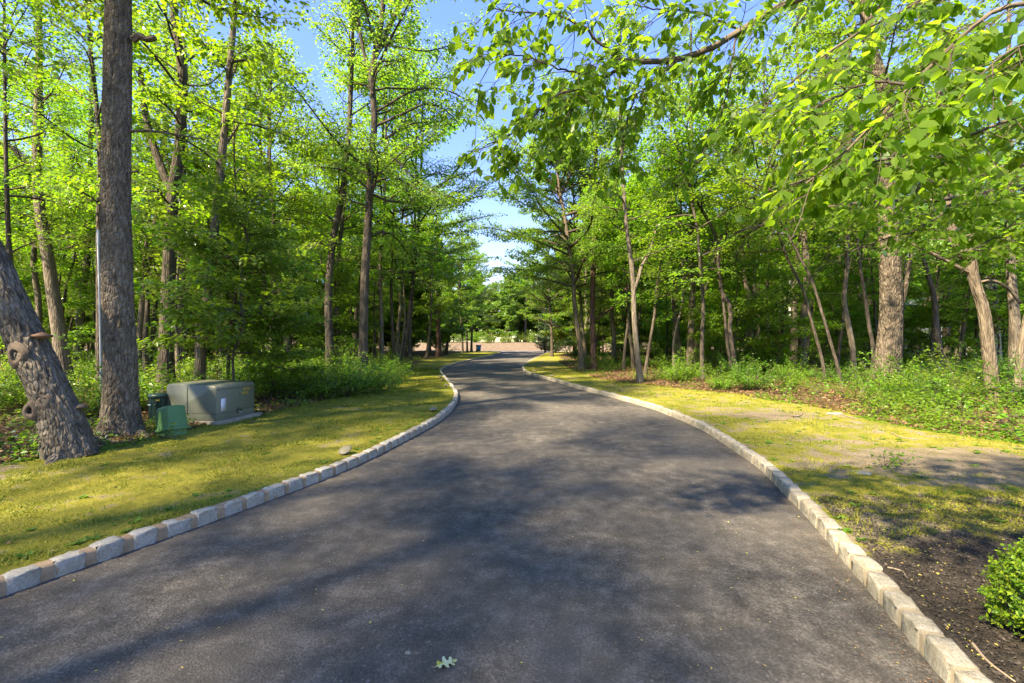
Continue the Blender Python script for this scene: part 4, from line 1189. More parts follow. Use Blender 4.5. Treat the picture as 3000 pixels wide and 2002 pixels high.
# ------------------------------------------------------------------ shrubs and ground plants
def proto_shrub(h, rad, nst, leaf, seed, leafm, leaf_n=11, nb=8):
    rs = np.random.RandomState(seed)
    az = np.arange(nst) * 2.4 + rs.normal(0, 0.3, nst)
    el = rs.uniform(0.55, 1.35, nst)
    d = np.stack([np.cos(az) * np.cos(el), np.sin(az) * np.cos(el), np.sin(el)], -1)
    st = np.stack([rs.normal(0, rad * 0.22, nst), rs.normal(0, rad * 0.22, nst), np.full(nst, -0.03)], -1)
    lp = wander(rs, st, d, h * rs.uniform(0.7, 1.15, nst), 6, rs.normal(-0.15, 0.1, nst), 0.12)
    lf, tw = MB(), MB()
    tubes(lp, np.linspace(0.007, 0.002, 6)[None].repeat(nst, 0), 4, tw)
    foliage(rs, list(lp), 0.30, nb, leaf, leaf_n, tw, lf, flat=0.45, spray=0.06, s0=0.15, drop=-0.05)
    return tw.mesh("stems", M['bark_twig'], bc=True), lf.mesh("foliage", M[leafm], smooth=False)
SHR = [proto_shrub(0.75, 0.5, 20, 0.055, 301, 'leaf_shrub'), proto_shrub(0.95, 0.6, 22, 0.060, 302, 'leaf_under'), proto_shrub(0.55, 0.45, 18, 0.050, 303, 'leaf_shrub'),
       proto_shrub(1.15, 0.6, 22, 0.065, 304, 'leaf_shrub')]
SEED = [proto_shrub(0.30, 0.15, 5, 0.075, 311, 'leaf_shrub', 7, 7), proto_shrub(0.22, 0.12, 4, 0.065, 312, 'leaf_shrub', 6, 8), proto_shrub(0.42, 0.2, 6, 0.11, 313, 'leaf_under', 6, 6)]
def shrub(x, y, k, sc, lab, grp, prot=None, name="shrub"):
    place((prot or SHR)[k], name, lab, "shrub" if prot is None else "plant", x, y, float(gz(x, y)), rng.uniform(0, 6.28), sc, grp, ("stems", "foliage"))
# dense bank of shrubs under the roadside oak
for (px, py, k, s) in ((800, 1172, 1, 0.95), (850, 1168, 0, 1.0), (905, 1168, 3, 0.85), (955, 1163, 1, 0.95), (1005, 1160, 0, 1.15), (1050, 1155, 3, 0.9), (1095, 1150, 1, 1.0), (1130, 1138, 0, 1.1),
                       (760, 1150, 3, 1.0), (830, 1140, 3, 1.1), (900, 1138, 1, 1.1), (970, 1136, 3, 1.0), (1040, 1134, 1, 1.1), (1100, 1126, 3, 1.0), (1150, 1112, 0, 1.2), (700, 1165, 1, 1.0),
                       (1160, 1098, 1, 1.0), (1010, 1115, 3, 1.1), (940, 1112, 3, 1.2), (860, 1115, 3, 1.2), (790, 1118, 3, 1.2), (730, 1120, 3, 1.2)):
    g = G(px, py, 0.12)
    shrub(g[0], g[1], k, s, "leafy green shrub in the bank of shrubs round the roadside oak", "shrub bank under the roadside oak")
def scat_shrub(lab, grp, big=1.0):
    def f(x, y):
        where = "at the wood edge" if min(abs(x - float(EL(y))), abs(x - float(ER(y)))) < 2.0 else "deeper on the woodland floor"
        k = rng.randrange(4)
        shrub(x, y, k, rng.uniform(0.8, 1.35) * big, "%s green shrub %s %s of the drive" % (("low bright", "dark leaved", "small bright", "tall bright")[k], where, "left" if x < 0 else "right"), grp)
    return f
_keep = list(spots)
spots[:] = []
scatter(-1, 72, 8.5, 42, 0.5, 0.35, scat_shrub("low green shrub on the woodland floor left of the drive", "shrubs on the left woodland floor", 1.0), 1.25)
scatter(1, 110, 9.5, 36, 0.5, 0.3, scat_shrub("low green shrub on the woodland floor right of the drive", "shrubs on the right woodland floor", 0.95), 1.3)
for i in range(54):
    y = rng.uniform(61, 69.0)
    x = -9.5 - rng.random() * 45 if i % 2 else 12.5 + rng.random() * 50
    place(SHR[rng.randrange(4)], "shrub", "tall roadside shrub where the %s woods meet the street" % ("left" if i % 2 else "right"), "shrub", x, y, float(gz(x, y)) - 0.1, rng.uniform(0, 6.28), rng.uniform(2.0, 3.2), "tall shrubs along the street, %s woods" % ("left" if i % 2 else "right"), ("stems", "foliage"))
for i in range(44):
    x, y = -30 + (i % 22) * 2.8 + rng.uniform(-1, 1), rng.uniform(88.5, 91.0) + 3.5 * (i // 32)
    place(SHR[rng.randrange(4)], "shrub", "sunlit shrub along the top of the bank across the street", "shrub", x, y, float(bank_z(x, y)), rng.uniform(0, 6.28), rng.uniform(2.0, 3.2), "shrubs along the bank top", ("stems", "foliage"))
for (px, py, k, s, lab) in ((30, 1330, 2, 1.25, "large leaved plant at the left edge below the leaning trunk"), (60, 1350, 0, 0.9, "small seedling in front of the large leaved plant at the left edge"),
                            (278, 1290, 0, 0.95, "yellow green seedling between the leaning trunk and the tall oak"), (310, 1268, 1, 1.2, "spreading seedling at the foot of the tall oak's left side"),
                            (395, 1306, 1, 0.6, "tiny two leaved seedling right of the tall oak's foot"), (480, 1286, 0, 0.8, "yellow green seedling growing in front of the green pedestal"),
                            (300, 1222, 2, 0.9, "leafy seedling behind the leaning trunk's foot"), (870, 1190, 0, 1.1, "bright seedling at the shrub bank's edge on the left lawn"), (940, 1172, 1, 1.2, "small seedling at the shrub bank's right foot"),
                            (2680, 1185, 0, 1.3, "bright seedling in leaf litter right of the flared trunk"), (2620, 1168, 1, 1.4, "seedling at the foot of the flared trunk"), (2860, 1235, 0, 1.3, "wide seedling at the front of the sunlit litter"),
                            (2800, 1225, 1, 1.5, "seedling left of the wide one in the sunlit litter"), (2720, 1222, 0, 1.2, "seedling on the lawn edge below the flared trunk"), (2480, 1172, 0, 1.4, "seedling below the bowing stems"),
                            (2400, 1165, 1, 1.5, "seedling at the wood edge left of the bowing stems"), (2950, 1250, 1, 1.4, "seedling at the right edge below the tan trunks"), (2300, 1160, 0, 1.2, "seedling in front of the thicket"),
                            (2220, 1148, 1, 1.4, "seedling right of the dark twin stems"), (2590, 1372, 1, 0.7, "small weed in the bare soil of the right lawn"), (2640, 1362, 1, 0.6, "second small weed in the bare soil of the right lawn"),
                            (2985, 1290, 0, 1.2, "leafy weed at the far right of the lawn"), (2560, 1220, 1, 1.3, "seedling at the lawn edge below the wavy grey trunk"), (2150, 1140, 0, 1.2, "seedling at the foot of the dark twin stems")):
    g = G(px, py, 0.11)
    shrub(g[0], g[1], k, s, lab, None, SEED, "seedling")

# boxwood at the lower right: stems inside a shell of small leaves
def boxwood(c, r, label):
    rs = np.random.RandomState(77)
    t = thing("boxwood", label, "shrub", (c[0], c[1], c[2]))
    nst = 60
    d = norm(rs.normal(0, 1, (nst, 3)) * [1, 1, 0.8] + [0, 0, 0.5])
    lp = wander(rs, np.tile([0, 0, 0.05], (nst, 1)) + rs.normal(0, 0.03, (nst, 3)), d, np.full(nst, r * 1.05), 6, np.full(nst, 0.05), 0.08)
    tw, lf = MB(), MB()
    tubes(lp, np.linspace(0.006, 0.0015, 6)[None].repeat(nst, 0), 4, tw)
    # shoots all over the shell
    ns = 1300
    v = norm(rs.normal(0, 1, (ns, 3)))
    v[:, 2] = np.abs(v[:, 2]) * 1.3 - 0.35
    v = norm(v)
    lump = 1 + 0.13 * noise3(v * 2.6 + 5) + 0.06 * noise3(v * 7 + 2) + rs.normal(0, 0.05, ns)
    gap = noise3(v * 5.0 + 9) > -0.42
    v, lump, ns = v[gap], lump[gap], int(gap.sum())
    base = v * (r * lump)[:, None] * [1, 1, 1.05] + [0, 0, r * 0.72]
    dirs = norm(v + [0, 0, 0.55] + rs.normal(0, 0.25, (ns, 3)))
    sl = rs.uniform(0.05, 0.10, ns)
    sp = wander(rs, base - dirs * sl[:, None] * 0.7, dirs, sl, 3, np.zeros(ns), 0.05)
    tubes(sp, np.linspace(0.0015, 0.0008, 3)[None].repeat(ns, 0), 3, tw)
    k = 13
    own = np.repeat(np.arange(ns), k)
    tpos = np.tile(np.linspace(0.05, 1.0, k), ns)[:, None]
    pos = sp[own, 0] + (sp[own, 2] - sp[own, 0]) * tpos
    ang = np.tile(np.arange(k) * 1.9, ns) + own * 0.7
    uu = norm(np.cross(dirs, [0.3, 0.2, 1.0])); vv = np.cross(dirs, uu)
    dl = uu[own] * np.cos(ang)[:, None] + vv[own] * np.sin(ang)[:, None] + dirs[own] * 0.8
    leaf_hex(lf, pos, dl, dirs[own] + rs.normal(0, 0.3, (len(own), 3)), rs.uniform(0.014, 0.025, len(own)), 0.34, 0.06, 0.1)
    tw.obj("stems", M['bark_twig'], t, bc=True)
    tag(lf.obj("foliage", M['leaf_box'], t, smooth=False), kind="stuff")
boxwood((2.83, 2.2, 0.02), 0.34, "small leaved clipped boxwood at the lower right corner")

# ------------------------------------------------------------------ near overhanging tree: boughs, twigs and single leaves
def dog_leaf_mesh(k, lod=False):
    rs = np.random.RandomState(500 + k)
    us = np.array([0, 0.10, 0.25, 0.45, 0.66, 0.84, 1.0])
    wd = np.array([0.02, 0.17, 0.29, 0.325, 0.255, 0.12, 0.0]) * rs.uniform(0.9, 1.1)
    if lod:
        us, wd = us[[0, 2, 4, 6]], wd[[0, 2, 4, 6]]
    bend, cup, tw = rs.uniform(0.08, 0.30), rs.uniform(0.04, 0.16), rs.normal(0, 0.10)
    V, A = [], []
    for u_, w_ in zip(us, wd):
        for s_ in (-1, 0, 1):
            wav = 0.022 * math.sin(u_ * 12 + s_ * 2 + k)
            V.append((s_ * w_, u_, -bend * u_ ** 1.8 + cup * abs(s_) * w_ * 2 + wav * abs(s_) + tw * u_ * s_ * w_ * 2))
            A.append((s_ * w_, u_, 0))
    F = []
    for i in range(len(us) - 1):
        for j in range(2):
            F.append([i * 3 + j, i * 3 + j + 1, i * 3 + j + 4, i * 3 + j + 3])
    st = len(V)
    V += [(-0.006, -0.14, 0.02), (0.006, -0.14, 0.02)]
    A += [(0, 0, 0), (0, 0, 0)]
    F.append([st, st + 1, 2, 0])
    return MB().add(np.array(V), np.array(F), np.array(A, float))

def overhang():
    rs = np.random.RandomState(99)
    tb = np.array([4.55, 2.3, 0.08])
    t = thing("overhanging_tree", "near broad leaved tree reaching over the drive from the upper right", "tree", tb)
    tp = resample(np.array([(4.55, 2.3, 0.0), (4.5, 2.35, 1.0), (4.62, 2.4, 2.2), (4.5, 2.5, 3.4), (4.6, 2.6, 5.0), (4.4, 2.7, 6.2)]) - tb, 30)
    tubes(tp, trunk_radii(tp, 0.11, 0.4, 0.35), 14).obj("trunk", M['bark_bough'], t, bc=True)
    S_ = 1.2766
    def q(x, y, d):
        return P(x * S_, y * S_, d)
    boughs = [  # (world points, start radius, end radius, twig length, density)
        ([(4.5, 2.55, 3.9), (3.4, 2.8, 4.35), (2.5, 3.05, 4.25), q(1830, 0, 3.1), q(1790, 16, 3.1), q(1700, 70, 3.08), q(1620, 115, 3.05), q(1530, 140, 3.0), q(1450, 143, 2.95)], 0.036, 0.017, 0.50, 6.5),
        ([q(1450, 143, 2.95), q(1385, 178, 2.9), q(1330, 200, 2.88), q(1270, 225, 2.85), q(1200, 290, 2.85), q(1130, 330, 2.85)], 0.012, 0.004, 0.42, 9),
        ([q(1452, 143, 2.95), q(1420, 132, 2.95), q(1380, 100, 2.95), q(1340, 65, 2.95), q(1290, 40, 2.95), q(1200, 30, 3.0), q(1130, 20, 3.0)], 0.011, 0.004, 0.42, 9),
        ([q(1385, 178, 2.9), q(1290, 160, 2.8), q(1200, 130, 2.8), q(1130, 130, 2.8)], 0.007, 0.003, 0.40, 9),
        ([q(1690, 76, 3.08), q(1670, 200, 3.0), q(1640, 310, 2.95), q(1600, 370, 2.95)], 0.007, 0.003, 0.36, 7),
        ([q(1560, 135, 3.0), q(1450, 240, 2.95), q(1430, 320, 2.95), q(1400, 370, 2.95)], 0.007, 0.003, 0.36, 8),
        ([q(1330, 200, 2.9), q(1300, 270, 2.9), q(1250, 330, 2.9)], 0.006, 0.003, 0.36, 9),
        ([q(1700, 70, 3.1), q(1600, 30, 3.0), q(1500, 20, 2.9), q(1420, 5, 2.9)], 0.008, 0.003, 0.42, 8),
        ([(4.55, 2.5, 3.6), (3.3, 2.1, 3.55), q(2480, -60, 2.1), q(2350, 10, 2.0), q(2250, 45, 1.95), q(2150, 140, 1.95), q(2060, 230, 1.95), q(1950, 340, 2.0), q(1850, 420, 2.05)], 0.022, 0.004, 0.40, 8),
        ([(4.55, 2.5, 3.0), (3.4, 2.3, 2.9), q(2500, 215, 2.35), q(2350, 262, 2.3), q(2260, 300, 2.3), q(2130, 345, 2.3), q(2000, 370, 2.3), q(1900, 400, 2.35)], 0.018, 0.004, 0.42, 8),
        ([(4.55, 2.4, 2.6), (3.8, 2.9, 2.7), q(2350, 378, 3.1), q(2250, 392, 3.1), q(2150, 385, 3.1), q(2050, 375, 3.1), q(1900, 400, 3.1), q(1760, 440, 3.1)], 0.028, 0.005, 0.5, 7),
        ([(4.55, 2.35, 2.2), (3.9, 3.1, 2.5), q(2350, 430, 3.6), q(2200, 455, 3.6), q(2000, 465, 3.55), q(1830, 490, 3.5), q(1700, 530, 3.5)], 0.030, 0.005, 0.5, 7),
        ([q(2100, 200, 1.95), q(2000, 190, 2.1), q(1900, 230, 2.2), q(1800, 300, 2.3)], 0.008, 0.003, 0.40, 8),
        ([(4.5, 2.6, 4.2), (3.2, 2.9, 4.6), q(2200, -60, 2.7), q(2080, 20, 2.6), q(1960, 80, 2.6), q(1850, 160, 2.6), q(1760, 240, 2.6)], 0.020, 0.004, 0.45, 8),
        ([(3.3, 2.1, 3.55), q(2420, 80, 1.75), q(2300, 130, 1.7), q(2200, 230, 1.7)], 0.010, 0.003, 0.36, 7),
        ([q(2200, 455, 3.6), q(2120, 520, 3.5), q(2000, 560, 3.5), q(1900, 600, 3.5)], 0.009, 0.003, 0.42, 7),
        ([q(2330, 430, 3.6), q(2300, 530, 3.4), q(2200, 590, 3.3)], 0.009, 0.003, 0.42, 6),
    ]
    stP, stD, stL = [], [], []
    for n_, (pts, r0, r1, tl, dens) in enumerate(boughs):
        p = resample(np.array(pts), 34)
        wob = 0.012 * np.stack([noise3(np.stack([np.arange(34) * 0.45, np.full(34, n_ * 1.7), np.full(34, k * 9.1)], -1)) for k in range(3)], -1)
        p = p + wob * np.minimum(np.arange(34), 6)[:, None] / 6
        mbb = tubes(p - tb, np.linspace(r0, r1, 34), 10 if r0 > 0.012 else 6)
        mbb.obj("bough" if r0 > 0.012 else "branch", M['bark_bough'] if r0 > 0.015 else M['bark_twig'], t, bc=True)
        seg = np.linalg.norm(np.diff(p, axis=0), axis=1)
        arc = np.concatenate([[0], np.cumsum(seg)])
        nb = int(arc[-1] * dens * (2.6 if n_ < 8 else 2.6))
        a = arc[-1] * (np.arange(nb) + rs.uniform(0, 1, nb)) / nb
        pos = np.stack([np.interp(a, arc, p[:, k]) for k in range(3)], -1)
        # only where the bough hangs in or near the view
        pxs = pos[:, 0] / pos[:, 1] * FPX + CX
        ok = pxs < 3250
        tg = norm(np.stack([np.interp(a + 0.05, arc, p[:, k]) - np.interp(a - 0.05, arc, p[:, k]) for k in range(3)], -1) + 1e-6)
        side = norm(np.cross(tg, [0, 0, 1.0])) * np.where(np.arange(nb) % 2, 1, -1)[:, None]
        d = tg * rs.uniform(0.3, 1.0, (nb, 1)) + side * rs.uniform(0.5, 1.1, (nb, 1)) + np.array([0, 0, 1.0]) * rs.normal(-0.18, 0.28, (nb, 1))
        stP.append(pos[ok]); stD.append(norm(d)[ok]); stL.append(tl * rs.uniform(0.4, 1.15, nb)[ok])
    stP, stD, stL = np.concatenate(stP), np.concatenate(stD), np.concatenate(stL)
    tw = wander(rs, stP, stD, stL, 5, rs.normal(-0.22, 0.15, len(stL)), 0.14)
    twmb = tubes(tw - tb, (0.0016 + 0.0035 * stL)[:, None] * np.linspace(1, 0.45, 5)[None], 4)
    # side shoots
    own = np.repeat(np.arange(len(stL)), 3)
    i0 = rs.randint(1, 4, len(own))
    sd0 = tw[own, i0]
    tgt = norm(tw[own, i0] - tw[own, i0 - 1])
    sd = norm(np.cross(tgt, [0, 0, 1.0])) * rs.choice([-1, 1], (len(own), 1))
    sdir = norm(tgt * 0.7 + sd * rs.uniform(0.5, 1, (len(own), 1)) + np.array([0, 0, 1.0]) * rs.normal(-0.1, 0.2, (len(own), 1)))
    sL = stL[own] * rs.uniform(0.3, 0.6, len(own))
    sh = wander(rs, sd0, sdir, sL, 4, rs.normal(-0.15, 0.1, len(own)), 0.1)
    tubes(sh - tb, np.full((len(own), 4), 0.0014) * np.linspace(1.1, 0.7, 4)[None], 3, twmb)
    tag(twmb.obj("twigs", M['bark_twig'], t, bc=True), kind="stuff")
    # leaves: opposite pairs along the outer part, a tuft at each tip
    lp, ld, ls = [], [], []
    def leaves_on(path, n_pairs):
        tip = path[-1]
        tdir = norm(path[-1] - path[-2])
        for k in range(n_pairs):
            f = 1 - k * 0.22 - rs.uniform(0, 0.05)
            if f < 0.25:
                break
            idx = f * (len(path) - 1)
            i = min(int(idx), len(path) - 2)
            pos = path[i] + (path[i + 1] - path[i]) * (idx - i)
            sd = norm(np.cross(tdir, [0, 0, 1.0]))
            for sg in (-1, 1):
                if rs.uniform() < 0.12:
                    continue
                d = tdir * rs.uniform(0.2, 0.9) + sd * sg * rs.uniform(0.4, 1.0) + np.array([0, 0, -1.0]) * abs(rs.normal(0.40, 0.35)) + rs.normal(0, 0.15, 3)
                lp.append(pos + 0.014 * norm(d)); ld.append(norm(d)); ls.append(rs.uniform(0.034, 0.082))
        d = tdir + np.array([0, 0, -0.35]) + rs.normal(0, 0.2, 3)
        lp.append(tip); ld.append(norm(d)); ls.append(rs.uniform(0.036, 0.075))
    for pth in tw:
        leaves_on(pth, rs.randint(2, 4))
    for pth in sh:
        leaves_on(pth, rs.randint(1, 4))
    lp, ld, ls = np.array(lp), np.array(ld), np.array(ls)
    nr = np.array([0, 0, 1.0]) + rs.normal(0, 0.38, lp.shape)
    sx_ = norm(np.cross(ld, nr)); up = np.cross(sx_, ld)
    # leaves too near the lens are not there in the photograph
    far_ok = np.linalg.norm(lp - np.array([0, 0, CAM_H]), axis=1) > 1.45
    pxx, pyy = lp[:, 0] / lp[:, 1] * FPX + CX, CY - (lp[:, 2] - CAM_H) / lp[:, 1] * FPX
    # keep to the outline the bough has over the drive
    edge_y = np.interp(pxx / S_, [1000, 1040, 1200, 1400, 1600, 1800, 2000, 2350, 2600], [330, 400, 425, 425, 450, 500, 555, 620, 640])
    far_ok &= (pyy / S_ < edge_y + 25 * rs.normal(0, 1, len(lp))) & (pxx / S_ > 1035) & (lp[:, 1] > 0.3)
    lp, ld, ls, sx_, up, pxx, pyy = [a[far_ok] for a in (lp, ld, ls, sx_, up, pxx, pyy)]
    inv = (pxx > 0) & (pxx < 3000) & (pyy > -20)
    show = np.where(inv, ls / lp[:, 1], 0)
    order = np.argsort(-show)
    protos = [dog_leaf_mesh(k) for k in range(6)]
    lods = [dog_leaf_mesh(k, True) for k in range(6)]
    meshes = [p.mesh("leaf", M['leaf_dog'], bc=True) for p in protos]
    rest = MB()
    for rank, i in enumerate(order):
        k = int(i) % 6
        if rank < 300:
            o = link("leaf", meshes[k], t)
            o.matrix_local = Matrix(((sx_[i, 0] * ls[i], ld[i, 0] * ls[i], up[i, 0] * ls[i], lp[i, 0] - tb[0]),
                                     (sx_[i, 1] * ls[i], ld[i, 1] * ls[i], up[i, 1] * ls[i], lp[i, 1] - tb[1]),
                                     (sx_[i, 2] * ls[i], ld[i, 2] * ls[i], up[i, 2] * ls[i], lp[i, 2] - tb[2]), (0, 0, 0, 1)))
        else:
            A = np.stack([sx_[i], ld[i], up[i]], 1) * ls[i]
            pk = protos[k] if rank < 2200 else lods[k]
            rest.add(pk.v[0] @ A.T + lp[i] - tb, pk.f[0], pk.attr[0])
    if rest.n:
        tag(rest.obj("leaves", M['leaf_dog'], t, bc=True), kind="stuff")
overhang()

# ------------------------------------------------------------------ utility boxes left of the drive
def utility():
    # transformer cabinet: near vertical corner and the two face directions measured on the ground
    c = G(635, 1236, 0.16)
    a = G(746, 1211, 0.16)          # right end of the front face
    fx = (a - c)[:2]
    Lf = float(np.linalg.norm(fx)); fx = fx / Lf
    bx = np.array([-fx[1], fx[0]])   # back from the front face
    if bx[0] > 0:
        bx = -bx
    Ls, Hc = 1.02, 0.70
    cx, cyy = c[0] + fx[0] * Lf / 2 + bx[0] * Ls / 2, c[1] + fx[1] * Lf / 2 + bx[1] * Ls / 2
    rz = math.atan2(fx[1], fx[0])
    t = thing("utility_cabinet", "big olive green metal utility cabinet on a concrete pad", "utility box", (cx, cyy, 0.10), (0, 0, rz))
    # local axes: x along the front face, -y the front
    box(MB(), (0.02, -0.02, 0.0), (Lf + 0.16, Ls + 0.16, 0.13), 0, 0.012).obj("pad", M['concrete'], t)
    box(MB(), (0, 0, 0.125), (Lf - 0.012, Ls - 0.012, 0.13), 0, 0.008).obj("base_band", M['util'], t, smooth=False)
    # cabinet body with a rounded roof edge and a sloped top
    prof = [(-Ls / 2, 0.195), (-Ls / 2, Hc - 0.055), (-Ls / 2 + 0.018, Hc - 0.015), (-Ls / 2 + 0.06, Hc), (Ls / 2 - 0.06, Hc + 0.03), (Ls / 2 - 0.015, Hc), (Ls / 2, Hc - 0.05), (Ls / 2, 0.195)]
    n_ = len(prof)
    xs = [-Lf / 2, -Lf / 2 + 0.012, Lf / 2 - 0.012, Lf / 2]
    V, F = [], []
    for i, x in enumerate(xs):
        k = 0.012 if i in (0, 3) else 0.0
        for (y, z) in prof:
            V.append((x, y - math.copysign(k, y), z - (k if z > 0.3 else 0)))
    for i in range(3):
        for j in range(n_ - 1):
            F.append([i * n_ + j, (i + 1) * n_ + j, (i + 1) * n_ + j + 1, i * n_ + j + 1])
    mb = MB().add(np.array(V), np.array(F))
    mb.f.append(np.array([[j for j in range(n_)]])); mb.f.append(np.array([[3 * n_ + j for j in range(n_)][::-1]]))
    body = mb.obj("cabinet", M['util'], t, smooth=False)
    # lid lip, seam, hinge line, bolt
    box(MB(), (0, -Ls / 2 - 0.004, Hc - 0.065), (Lf + 0.008, 0.014, 0.016), 0, 0.004).obj("roof_lip", M['util'], body)
    box(MB(), (-Lf / 2 - 0.002, 0.08, 0.42), (0.008, 0.012, 0.5), 0, 0.002).obj("side_seam", M['util_dark'], body)
    lathe(MB(), [(0.0, 0.012), (0.014, 0.012), (0.018, 0.006), (0.018, 0.0)], 12).obj("bolt", M['util'], body).matrix_local = Matrix.Translation((0.08, -Ls / 2, 0.52)) @ Matrix.Rotation(R(90), 4, 'X')
    la = box(MB(), (0.06, -Ls / 2 - 0.004, 0.19), (0.13, 0.022, 0.10), 0, 0.004).obj("latch_recess", M['util_dark'], t)
    box(MB(), (0.06, -Ls / 2 - 0.018, 0.245), (0.14, 0.03, 0.018), 0, 0.004).obj("latch_hood", M['util'], la)
    tubes(resample(np.array([(0.03, -Ls / 2 - 0.022, 0.165), (0.06, -Ls / 2 - 0.035, 0.15), (0.10, -Ls / 2 - 0.022, 0.155)]), 8), np.full(8, 0.006), 8).obj("padlock_shackle", M['pole'], la)
    # notice and yellow lettering
    lab = box(MB(), (-Lf / 2 + 0.155, -Ls / 2 - 0.0035, 0.345), (0.115, 0.003, 0.225)).obj("notice", M['paper'], body, smooth=False)
    ink = MB()
    for r in range(9):
        box(ink, (-Lf / 2 + 0.155 + (0.01 if r % 2 else 0), -Ls / 2 - 0.0055, 0.43 - r * 0.021), (0.085 - 0.02 * (r % 3), 0.001, 0.004))
    ink.obj("print", M['ink'], lab, smooth=False)
    strokes = {'0': ["_t", "_b", "l", "r"], '3': ["_t", "_m", "_b", "r"], 'E': ["_t", "_m", "_b", "l"], '4': ["_m", "r", "lt"], '8': ["_t", "_m", "_b", "l", "r"], 'B': ["_t", "_m", "_b", "l", "r"]}
    def glyph(mb_, ch, x, z, w=0.030, h=0.042):
        yy, th = -Ls / 2 - 0.004, 0.008
        for s_ in strokes[ch]:
            if s_[0] == '_':
                zz = {'t': h / 2, 'm': 0, 'b': -h / 2}[s_[1]]
                box(mb_, (x, yy, z + zz), (w, 0.002, th))
            elif s_ == 'lt':
                box(mb_, (x - w / 2 + th / 2, yy - 0.0006, z + h / 4), (th, 0.002, h / 2))
            else:
                box(mb_, (x + (w / 2 - th / 2) * (1 if s_ == 'r' else -1), yy - 0.0006, z), (th, 0.002, h + th))
    let = MB()
    for ch, x in zip("0333", (0.185, 0.225, 0.285, 0.325)):
        glyph(let, ch, x, Hc - 0.125)
    let.obj("upper_lettering", M['yellow'], body, smooth=False)
    let = MB()
    for ch, x in zip("8E88", (0.150, 0.192, 0.234, 0.276)):
        glyph(let, ch, x, Hc - 0.20)
    let.obj("lower_lettering", M['yellow'], body, smooth=False)
    # leaning green pedestal
    g = G(492, 1276, 0.11)
    s = thing("green_pedestal", "leaning mid green plastic utility pedestal in front of the cabinet", "utility box", (g[0], g[1] + 0.10, 0.08), (R(-3), R(-11), R(-22)))
    V, F = [], []
    secs = [(0.20, 0.16, 0.10), (0.185, 0.15, 0.13), (0.165, 0.132, 0.44), (0.155, 0.122, 0.465), (0.10, 0.08, 0.485)]
    def rrect(hx, hy, z, k=6):
        out = []
        for (sx1, sy1, a0) in ((1, 1, 0), (-1, 1, 90), (-1, -1, 180), (1, -1, 270)):
            for j in range(k):
                a_ = R(a0 + 90 * j / (k - 1))
                rr = 0.035
                out.append((sx1 * (hx - rr) + rr * math.cos(a_), sy1 * (hy - rr) + rr * math.sin(a_), z))
        return out
    for q_ in secs:
        V += rrect(*q_)
    K = 24
    F = [[i * K + j, i * K + (j + 1) % K, (i + 1) * K + (j + 1) % K, (i + 1) * K + j] for i in range(len(secs) - 1) for j in range(K)]
    mb = MB().add(np.array(V), np.array(F))
    mb.f.append(np.array([[(len(secs) - 1) * K + j for j in range(K)]]))
    mb.obj("cover", M['ped'], s)
    V = []
    secs2 = [(0.205, 0.165, 0.085), (0.212, 0.172, 0.095), (0.212, 0.172, 0.12), (0.195, 0.155, 0.13)]
    for q_ in secs2:
        V += rrect(*q_)
    MB().add(np.array(V), np.array([[i * K + j, i * K + (j + 1) % K, (i + 1) * K + (j + 1) % K, (i + 1) * K + j] for i in range(3) for j in range(K)])).obj("rim", M['ped'], s)
    V = []
    for q_ in [(0.185, 0.145, -0.12), (0.175, 0.138, 0.09)]:
        V += rrect(*q_)
    MB().add(np.array(V), np.array([[j, (j + 1) % K, K + (j + 1) % K, K + j] for j in range(K)])).obj("base", M['ped'], s)
    # dark green round pedestal behind
    g = G(467, 1240, 0.11)
    s = thing("dark_pedestal", "dark green ribbed round utility post behind the green pedestal", "utility box", (g[0], g[1], 0.06))
    prof = [(0.145, 0.0), (0.145, 0.42), (0.15, 0.43), (0.15, 0.52)]
    lathe(MB(), prof, 28).obj("body", M['ped_dark'], s)
    lathe(MB(), [(0.152, 0.515), (0.166, 0.52), (0.168, 0.56), (0.155, 0.585), (0.10, 0.598), (0.0, 0.60)], 28).obj("cap", M['ped_dark'], s)
    for k in range(10):
        a_ = k * 0.628
        box(MB(), (0.149 * math.cos(a_), 0.149 * math.sin(a_), 0.30), (0.018, 0.012, 0.42), a_, 0.003).obj("rib", M['ped_dark'], s)
    for a_ in (-2.25, -1.9, -1.35):
        box(MB(), (0.158 * math.cos(a_), 0.158 * math.sin(a_), 0.40), (0.02, 0.035, 0.018), a_, 0.004).obj("lug", M['pole'] if a_ < -1.5 else M['ped_dark'], s)
    mb = MB()
    for k, a_ in enumerate((-1.22, -1.08, -0.94)):
        box(mb, (0.1525 * math.cos(a_), 0.1525 * math.sin(a_), 0.485), (0.004, 0.017, 0.034), a_)
    mb.obj("lettering", M['yellow'], s, smooth=False)
utility()

# pale pole beside the tall oak
b = G(297, 1196, 0.11)
top = P(287, 676, b[1] - 0.25)
t = thing("pale_pole", "thin pale grey pole standing close against the tall oak's left side", "pole", (b[0], b[1], 0.02))
pp = resample(np.array([(0, 0, 0), (top - [b[0], b[1], 0.02]) * 0.5 + [0.01, 0, 0], top - [b[0], b[1], 0.02]]), 14)
tubes(pp, np.full(14, 0.021), 12, cap=True).obj("shaft", M['pole'], t)
tubes(pp[-2:] + np.array([0, 0, 0.02]), np.array([0.025, 0.025]), 12, cap=True).obj("cap", M['pole'], t)

